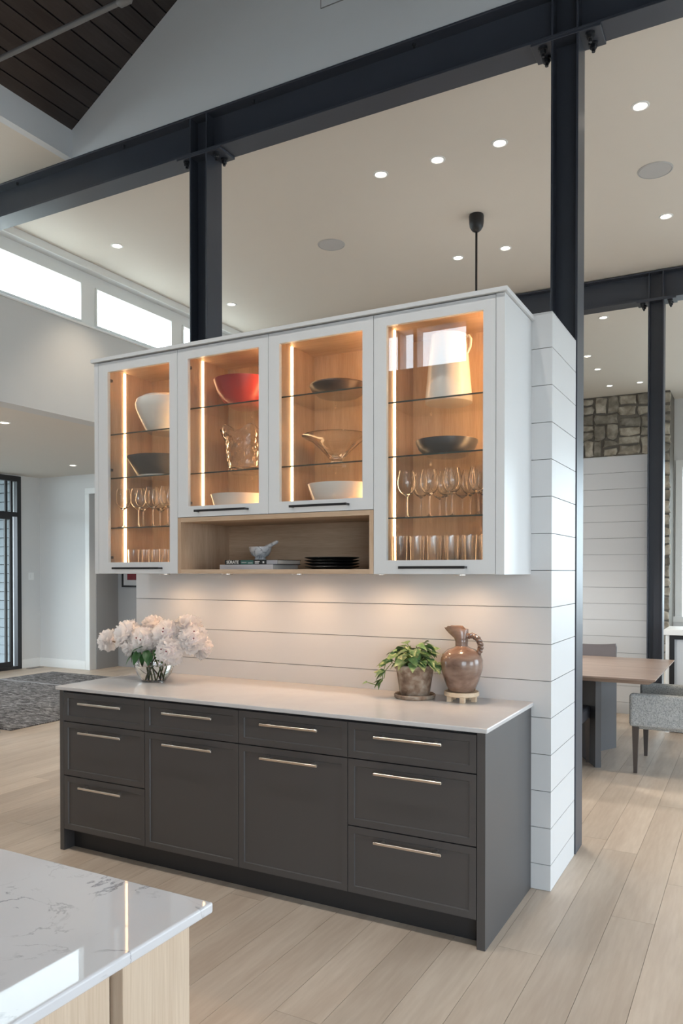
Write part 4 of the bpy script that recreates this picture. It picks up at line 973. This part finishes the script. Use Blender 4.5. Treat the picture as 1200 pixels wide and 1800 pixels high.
fl_ = [('peony facing away at the far left, its brown stem showing', (-3.452, 3.43, ZC+0.225), (-0.9, -0.25, 0.15), 0.95, False, True),
       ('large white peony at the upper left above the glass vase', (-3.275, 3.42, ZC+0.265), (-0.35, -0.75, 0.6), 1.30, False, False),
       ('white peony at the top of the bouquet, just left of its middle', (-3.175, 3.52, ZC+0.305), (0.0, -0.45, 0.9), 1.15, False, False),
       ('white peony with a dark fleck low over the vase rim', (-3.120, 3.39, ZC+0.240), (0.15, -0.9, 0.25), 1.15, True, False),
       ('white peony with two crimson flecks right of the bouquet middle', (-2.985, 3.42, ZC+0.275), (0.2, -0.85, 0.45), 1.20, True, False),
       ('white peony at the upper right of the bouquet', (-2.895, 3.50, ZC+0.315), (0.3, -0.5, 0.8), 1.15, False, False),
       ('pinkish peony at the far right of the bouquet', (-2.835, 3.47, ZC+0.255), (0.6, -0.7, 0.35), 1.15, True, False),
       ('white peony hanging lowest at the lower right', (-2.925, 3.38, ZC+0.190), (0.25, -0.9, 0.0), 1.10, True, False),
       ('white peony at the back right, drooping outward', (-2.845, 3.56, ZC+0.200), (0.7, 0.2, 0.2), 1.0, False, False),
       ('white peony under the large one at the lower left', (-3.225, 3.39, ZC+0.205), (-0.2, -0.95, 0.05), 0.95, False, False)]
for k, (lb, loc, aim, sz, fk, bk_) in enumerate(fl_):
    ang = k*2.4; peony(lb, loc, aim, sz, fleck=fk, back=bk_, stem_to=(vc[0]+0.045*math.cos(ang), vc[1]+0.045*math.sin(ang), vc[2]+0.016))
def leaf_mesh(L, Wd, droop, fold, mat, name='leaf', heart=False):
    bm = nb(); g = []; nu = 7
    for i in range(nu+1):
        u = i/nu
        w = Wd*0.5*(math.sin(math.pi*min(1, u**(0.55 if heart else 0.8))))**0.85 if 0 < u < 1 else 0.0012
        row = []
        for v in (-1, -0.5, 0, 0.5, 1): row.append(bm.verts.new((v*w, L*u, -droop*L*u*u + fold*abs(v)*w)))
        g.append(row)
    for i in range(nu):
        for j in range(4):
            f = bm.faces.new((g[i][j], g[i][j+1], g[i+1][j+1], g[i+1][j])); f.smooth = True
    me = bpy.data.meshes.new(name); bm.to_mesh(me); bm.free(); me.materials.append(mat); return me
LD = leaf_mesh(0.095, 0.050, 0.35, 0.25, m_leafd)
def add_leaf(parent, me, loc, yaw, pitch, roll, s, name='leaf'):
    o = bpy.data.objects.new(name, me); COL.objects.link(o); o.parent = parent
    m = Matrix.Rotation(yaw, 3, 'Z') @ Matrix.Rotation(pitch, 3, 'X') @ Matrix.Rotation(roll, 3, 'Y')
    o.rotation_euler = m.to_euler(); o.scale = (s, s, s); o.location = Vector(loc) - rootloc(parent); return o
sp = thing('peony_foliage', 'dark green peony leaves spilling over the vase rim', 'leaves', (vc[0], vc[1], ZC+0.02))
bm = nb(); tube(bm, [(vc[0]+0.01, vc[1], ZC+0.016), (vc[0]-0.005, vc[1]-0.01, ZC+0.1), (vc[0]-0.02, vc[1]-0.03, ZC+0.20)], 0.003, 8); part(sp, 'stem', bm, m_stem)
for (dx, dy, dz, yaw, pi_, ro, s) in ((-0.055, -0.095, 0.165, 2.7, -0.5, 0.2, 0.9), (-0.02, -0.10, 0.185, 3.3, -0.7, -0.2, 0.95), (0.03, -0.095, 0.19, 3.8, -0.6, 0.1, 0.9), (0.075, -0.08, 0.19, 4.2, -0.4, 0, 0.9), (-0.09, -0.06, 0.20, 2.0, -0.3, 0, 0.85), (0.0, -0.09, 0.20, 3.0, 0.1, 0.3, 0.9), (0.055, -0.09, 0.175, 3.5, -0.9, -0.3, 0.8), (-0.13, -0.03, 0.20, 1.6, -0.2, 0, 0.8), (0.11, -0.03, 0.20, 4.6, -0.3, 0, 0.8), (-0.06, -0.09, 0.19, 2.5, -1.0, 0.4, 0.85), (0.01, -0.098, 0.17, 3.2, -1.1, 0.0, 0.8)):
    add_leaf(sp, LD, (vc[0]+dx, vc[1]+dy, vc[2]+dz), yaw, pi_, ro, s)

# ------------------------------------------------------------------ potted plant
pc = (-1.528, 3.615, ZC)
bm = nb(); lathe(bm, [(0, 0), (0.098, 0), (0.104, 0.006), (0.105, 0.018), (0.101, 0.022), (0.090, 0.018), (0.084, 0.009), (0, 0.008)], pc, 40)
solo('plant_saucer', bm, m_terra, 'round terracotta saucer under the potted plant', 'saucer', pc)
pp = thing('potted_plant', 'variegated trailing plant in an aged terracotta pot', 'plant', (pc[0], pc[1], ZC+0.0092))
pz = (pc[0], pc[1], ZC+0.0092)
bm = nb(); lathe(bm, [(0, 0), (0.070, 0), (0.074, 0.004), (0.094, 0.132), (0.097, 0.137), (0.102, 0.140), (0.103, 0.158), (0.099, 0.161), (0.093, 0.158), (0.088, 0.13), (0, 0.125)], pz, 40); part(pp, 'pot', bm, m_terra)
bm = nb(); lathe(bm, [(0, 0.142), (0.05, 0.146), (0.0905, 0.138), (0, 0.128)], pz, 24); part(pp, 'soil', bm, m_soil)
LV = [leaf_mesh(0.060, 0.044, 0.3, 0.22, m_leafv, heart=True), leaf_mesh(0.054, 0.040, 0.6, 0.3, m_leafv, heart=True), leaf_mesh(0.048, 0.036, 0.15, 0.45, m_leafv, heart=True)]
LR = random.Random(21)
top = pz[2]+0.15
def vine(pts, leaves, spread=0.0):
    bm = nb(); tube(bm, pts, 0.0022, 6); part(pp, 'vine', bm, m_stem)
    for i, s in leaves:
        p = Vector(pts[i]); d = p - Vector((pz[0], pz[1], p.z)); yaw = math.atan2(d.y, d.x) - math.pi/2 + LR.uniform(-0.7, 0.7)
        add_leaf(pp, LR.choice(LV), p, yaw, LR.uniform(-0.7, 0.35), LR.uniform(-0.5, 0.5), s*LR.uniform(0.9, 1.15))
for k in range(34):
    a = 2*math.pi*k/34*2 + LR.uniform(-0.15, 0.15); r = LR.uniform(0.03, 0.085); hh = LR.uniform(0.02, 0.105)*(1.2-r*5)
    x, y = pz[0]+r*math.cos(a), pz[1]+r*math.sin(a)
    vine([(pz[0]+0.3*r*math.cos(a), pz[1]+0.3*r*math.sin(a), top-0.012), (x, y, top+hh*0.8+0.012), (x+0.018*math.cos(a), y+0.018*math.sin(a), top+hh+0.012)], [(1, 0.95), (2, 1.05)])
for (dx, dy, dz) in ((0.02, -0.03, 0.075), (0.045, -0.01, 0.098), (0.03, 0.02, 0.085), (-0.03, 0.0, 0.08), (0.0, 0.03, 0.09)):
    p = (pz[0]+dx, pz[1]+dy, top+dz); vine([(pz[0]+dx*0.4, pz[1]+dy*0.4, top-0.012), (pz[0]+dx*0.8, pz[1]+dy*0.8, top+dz*0.6), p], [(1, 1.0), (2, 1.1)])
# trails down on the left
vine([(pz[0]-0.06, pz[1]-0.03, top), (pz[0]-0.10, pz[1]-0.05, top+0.03), (pz[0]-0.135, pz[1]-0.06, top+0.01), (pz[0]-0.15, pz[1]-0.065, top-0.04), (pz[0]-0.148, pz[1]-0.07, top-0.075), (pz[0]-0.17, pz[1]-0.075, top-0.10), (pz[0]-0.225, pz[1]-0.08, top-0.088)], [(1, 1), (1, 0.9), (2, 1.1), (2, 1.0), (3, 1.15), (3, 1.0), (4, 1.05), (4, 0.9), (6, 0.6)])
vine([(pz[0]-0.05, pz[1]-0.05, top), (pz[0]-0.095, pz[1]-0.07, top+0.02), (pz[0]-0.125, pz[1]-0.085, top-0.02), (pz[0]-0.13, pz[1]-0.09, top-0.06)], [(1, 1.1), (2, 1.1), (2, 0.9), (3, 1.0), (3, 1.1)])
vine([(pz[0]+0.05, pz[1]-0.02, top), (pz[0]+0.10, pz[1]-0.03, top+0.035), (pz[0]+0.125, pz[1]-0.03, top+0.02)], [(1, 1.1), (2, 1.1), (2, 0.9)])
for (dx, dy, s) in ((-0.03, -0.09, 1.1), (0.03, -0.095, 1.2), (-0.075, -0.07, 1.1), (0.07, -0.075, 1.1)):
    add_leaf(pp, LV[0], (pz[0]+dx*0.75, pz[1]+dy*0.75, top+0.028), math.atan2(dy, dx)-math.pi/2, -0.35, 0.1, s)

# ------------------------------------------------------------------ brown jug on a round wooden trivet
tc_ = (-1.283, 3.625, ZC)
tv = thing('trivet', 'round pale wooden trivet with stub feet under the brown jug', 'trivet', tc_)
bm = nb(); lathe(bm, [(0, 0.028), (0.082, 0.028), (0.086, 0.032), (0.086, 0.046), (0.083, 0.050), (0, 0.050)], tc_, 40); part(tv, 'disc', bm, m_trivet)
for k in range(5):
    a = 2*math.pi*k/5 - 1.15; xx, yy = tc_[0]+0.062*math.cos(a), tc_[1]+0.062*math.sin(a)
    part(tv, 'foot', bxo(xx-0.012, xx+0.012, yy-0.012, yy+0.012, ZC, ZC+0.029, 0.001), m_trivet)
jc = (tc_[0], tc_[1], ZC+0.0502)
jb = thing('brown_jug', 'brown glazed stoneware jug with a tilted spout and braided handle', 'jug', jc)
bm = nb(); lathe(bm, [(0, 0), (0.060, 0), (0.067, 0.006), (0.086, 0.055), (0.101, 0.105), (0.104, 0.130), (0.103, 0.155), (0.093, 0.184), (0.068, 0.206), (0.038, 0.216), (0.031, 0.222), (0.031, 0.250), (0.033, 0.262), (0.028, 0.262), (0.026, 0.222), (0, 0.215)], jc, 44); part(jb, 'body', bm, m_jug)
bm = nb(); n = 20; rings = []
for i, (u, rx, ry, lx, lz) in enumerate(((0, 0.032, 0.032, 0.0, 0.245), (0.25, 0.034, 0.032, -0.003, 0.262), (0.5, 0.044, 0.033, -0.010, 0.285), (0.75, 0.052, 0.033, -0.018, 0.305), (1, 0.056, 0.030, -0.022, 0.318))):
    rings.append([bm.verts.new((jc[0]+lx+rx*math.cos(2*math.pi*k/n)*(1.25 if math.cos(2*math.pi*k/n) < -0.3 and u > 0.4 else 1), jc[1]+ry*math.sin(2*math.pi*k/n)*(0.55 if math.cos(2*math.pi*k/n) < -0.6 and u > 0.4 else 1), jc[2]+lz+u*0.012*(-1 if math.cos(2*math.pi*k/n) > 0.5 else 0.2)+(-0.010*u if math.cos(2*math.pi*k/n) < -0.8 else 0))) for k in range(n)])
for i, (lx, s) in enumerate(((-0.022, 0.88), (-0.010, 0.55))):
    src = rings[4] if i == 0 else rings[3]
    rings.append([bm.verts.new((jc[0]+lx+(v.co.x-jc[0]-lx)*s, jc[1]+(v.co.y-jc[1])*s, v.co.z-(0.004 if i == 0 else 0.03))) for v in src])
for a, b in zip(rings, rings[1:]):
    for k in range(n):
        f = bm.faces.new((a[k], a[(k+1) % n], b[(k+1) % n], b[k])); f.smooth = True
bm.faces.new(rings[-1]); part(jb, 'spout', bm, m_jug)
bm = nb()
hp = [Vector((jc[0]+0.022, jc[1], jc[2]+0.268)), Vector((jc[0]+0.052, jc[1], jc[2]+0.276)), Vector((jc[0]+0.080, jc[1], jc[2]+0.264)), Vector((jc[0]+0.096, jc[1], jc[2]+0.238)), Vector((jc[0]+0.096, jc[1], jc[2]+0.208)), Vector((jc[0]+0.082, jc[1], jc[2]+0.186))]
for ph in (0, math.pi):
    pts = []
    for i in range(41):
        u = i/40*(len(hp)-1); a = int(min(u, len(hp)-2)); w = u-a; p = hp[a].lerp(hp[a+1], w); q = (hp[a+1]-hp[a]).normalized(); nrm = Vector((-q.z, 0, q.x))
        pts.append(p + 0.008*(math.cos(i*0.75+ph)*nrm + math.sin(i*0.75+ph)*Vector((0, 1, 0))))
    tube(bm, pts, 0.0080, 8)
part(jb, 'handle', bm, m_jug, 'braided brown handle')

# ------------------------------------------------------------------ entry: rug, register, switch, picture, console
rg = thing('rug', 'dark grey patterned rug on the entry floor with a pale line', 'rug', (-8.0, 6.75, 0))
part(rg, 'pile', bxo(-9.58, -6.42, 5.09, 8.36, 0.0, 0.014, 0.004), m_rug)
bm = nb(); box(bm, -9.57, -6.43, 7.38, 7.43, 0.0135, 0.0155); part(rg, 'border_line', bm, m_rugline, 'pale woven line')
bm = nb(); box(bm, -10.34, -10.24, 8.50, 8.76, 0, 0.004)
rgs = thing('floor_register', 'small dark floor vent by the entry corner', 'vent', (-10.22, 8.60, 0)); part(rgs, 'frame', bm, m_kick)
bm = nb()
for i in range(9): box(bm, -10.33, -10.25, 8.52+i*0.026, 8.532+i*0.026, 0.004, 0.006)
part(rgs, 'louvres', bm, m_speaker)
sw = thing('light_switch', 'white light switch plate on the entry wall beside the black door', 'switch', (-10.398, 8.65, 1.48))
part(sw, 'plate', bxo(-10.4, -10.393, 8.595, 8.705, 1.42, 1.54, 0.002), m_trim); part(sw, 'rocker', bxo(-10.393, -10.388, 8.635, 8.665, 1.45, 1.51, 0.001), m_trim)
pf = thing('framed_picture', 'black framed picture with a dark red print on the hall wall', 'picture', (-8.85, 9.41, 1.31))
bm = nb()
for a, b, c, d in ((-9.148, -9.118, 1.302, 1.85), (-8.63, -8.60, 1.302, 1.85), (-9.118, -8.63, 1.302, 1.332), (-9.118, -8.63, 1.82, 1.85)): box(bm, a, b, 9.395, 9.42, c, d)
part(pf, 'frame', bm, m_blk); part(pf, 'mount', bxo(-9.118, -8.63, 9.408, 9.42, 1.332, 1.82), m_mat); part(pf, 'print', bxo(-9.035, -8.71, 9.405, 9.409, 1.42, 1.74), m_art)
ct = thing('console_table', 'black slab-sided console table at the left edge by the rug', 'table', (-6.9, 4.75, 0))
bm = nb(); box(bm, -7.6, -6.43, 4.52, 4.985, 0.735, 0.77, 0.002); part(ct, 'top', bm, m_blk)
for xx in (-6.47, -7.6): part(ct, 'side_panel', bxo(xx, xx+0.04, 4.53, 4.98, 0, 0.735), m_blk)
part(ct, 'shelf', bxo(-7.56, -6.47, 4.54, 4.97, 0.18, 0.21), m_blk)

# ------------------------------------------------------------------ dining room
tb = thing('dining_table', 'long grey-brown wooden dining table on dark slab pedestals', 'table', (-2.2, 6.9, 0))
bm = nb(); X0, X1, Y0, Y1 = -3.72, -0.670, 6.16, 7.65
quadprism(bm, [(X0+0.05, Y0+0.05, 0.705), (X1-0.05, Y0+0.05, 0.705), (X1-0.05, Y1-0.05, 0.705), (X0+0.05, Y1-0.05, 0.705)], [(X0, Y0, 0.738), (X1, Y0, 0.738), (X1, Y1, 0.738), (X0, Y1, 0.738)])
box(bm, X0, X1, Y0, Y1, 0.738, 0.75); bmesh.ops.remove_doubles(bm, verts=bm.verts, dist=1e-5); part(tb, 'tabletop', bm, m_walnut)
def slab(p, q, th=0.045):
    p, q = Vector((p[0], p[1], 0)), Vector((q[0], q[1], 0)); d = (q-p).normalized(); nn = Vector((-d.y, d.x, 0))*th/2
    bm = nb(); base = [p+nn, q+nn, q-nn, p-nn]; quadprism(bm, [(v.x, v.y, 0) for v in base], [(v.x, v.y, 0.706) for v in base]); return bm
for sgn in (1, -1):
    f = (lambda x, y: (x, y)) if sgn > 0 else (lambda x, y: (-4.39-x, y))
    part(tb, 'pedestal_slab', slab(f(-1.110, 6.352), f(-1.30, 6.72)), m_slab); part(tb, 'pedestal_slab', slab(f(-1.116, 7.165), f(-1.30, 6.77)), m_slab)
def side_chair(label, xc, yseat, face, leather):
    """upholstered dining chair; face=-1 looks towards -Y, +1 towards +Y"""
    t = thing('dining_chair', label, 'chair', (xc, yseat, 0), 'leather dining chairs'); w = 0.275; yb = yseat - face*0.25; yf = yseat + face*0.24
    bm = nb(); box(bm, xc-w, xc+w, min(yb, yf), max(yb, yf), 0.36, 0.47, 0.03, 3); part(t, 'seat', bm, leather)
    bm = nb(); n = 8; a = []
    rows = []
    for zi, (z, off) in enumerate(((0.40, 0.0), (0.55, 0.02), (0.70, 0.045), (0.80, 0.06), (0.835, 0.062))):
        fr, bk2 = [], []
        for i in range(n+1):
            u = i/n*2-1; ww = w*(1.0 if zi < 4 else 0.96)
            zt = z + (0.018*u*u if zi >= 3 else 0); cur = 0.03*u*u*face
            fr.append(bm.verts.new((xc+u*ww, yb - face*off + cur + face*0.025, zt))); bk2.append(bm.verts.new((xc+u*ww, yb - face*off + cur - face*0.025, zt)))
        rows.append((fr, bk2))
    for (f0, b0), (f1, b1) in zip(rows, rows[1:]):
        for i in range(n):
            for q in ((f0[i], f0[i+1], f1[i+1], f1[i]), (b0[i+1], b0[i], b1[i], b1[i+1])): bm.faces.new(q).smooth = True
        bm.faces.new((f0[0], f1[0], b1[0], b0[0])); bm.faces.new((f0[n], b0[n], b1[n], f1[n]))
    for (f0, b0) in (rows[0], rows[-1]):
        for i in range(n): bm.faces.new((f0[i], f0[i+1], b0[i+1], b0[i]))
    part(t, 'backrest', bm, leather)
    for sx in (-1, 1):
        for yy, ln in ((yb+face*0.03, -0.02), (yf-face*0.03, 0.02)):
            bm = nb(); taper(bm, xc+sx*(w-0.025), yy+face*ln, 0, 0.37, 0.013, 0.021, (0, -face*ln)); part(t, 'leg', bm, m_dwood)
side_chair('taupe leather dining chair behind the table, its back against the shiplap', -1.487, 7.62, -1, m_leather)
side_chair('dark leather dining chair tucked under the near side of the table', -1.465, 6.27, 1, m_dleather)
side_chair('dark leather dining chair farther left on the near side of the table', -2.35, 6.27, 1, m_dleather)
side_chair('taupe leather dining chair farther left behind the table', -2.37, 7.62, -1, m_leather)
# tweed tub chair at the head of the table
tw = thing('tub_chair', 'pale grey tweed tub chair with dark tapered legs at the table end', 'chair', (-0.52, 6.64, 0))
xa, xb = -0.872, -0.20
for ya, yb in ((6.285, 6.365), (6.915, 6.995)):
    bm = nb(); box(bm, xa, xb, ya, yb, 0.362, 0.618, 0.025, 3); part(tw, 'side_panel', bm, m_tweed)
bm = nb(); box(bm, xb-0.09, xb, 6.30, 6.98, 0.362, 0.74, 0.03, 3); part(tw, 'backrest', bm, m_tweed)
bm = nb(); box(bm, xa+0.03, xb-0.08, 6.366, 6.914, 0.33, 0.46, 0.03, 3); part(tw, 'seat', bm, m_tweed)
for xx, ln in ((xa+0.045, 0.0), (xb-0.055, 0.0)):
    for yy in (6.325, 6.955):
        bm = nb(); taper(bm, xx+0.0, yy, 0, 0.364, 0.013, 0.024); part(tw, 'leg', bm, m_dwood)
# white topped sideboard behind the tweed chair
sb = thing('sideboard', 'white-topped sideboard with a dark frame and pale panel, beyond the table', 'sideboard', (-0.1, 8.3, 0))
part(sb, 'top', bxo(-0.80, 0.75, 8.03, 8.55, 0.945, 1.0, 0.006, 2), m_trim)
part(sb, 'side_panel', bxo(-0.785, -0.75, 8.06, 8.54, 0, 0.945), m_trim)
bm = nb()
for a, b, c, d in ((-0.75, -0.705, 0.06, 0.945), (0.69, 0.735, 0.06, 0.945), (-0.705, 0.69, 0.905, 0.945), (-0.705, 0.69, 0.06, 0.10)): box(bm, a, b, 8.055, 8.10, c, d)
part(sb, 'frame', bm, m_blk)
part(sb, 'front_panel', bxo(-0.705, 0.69, 8.075, 8.50, 0.10, 0.905), m_console)
part(sb, 'plinth', bxo(-0.74, 0.73, 8.10, 8.50, 0, 0.06), m_kick)
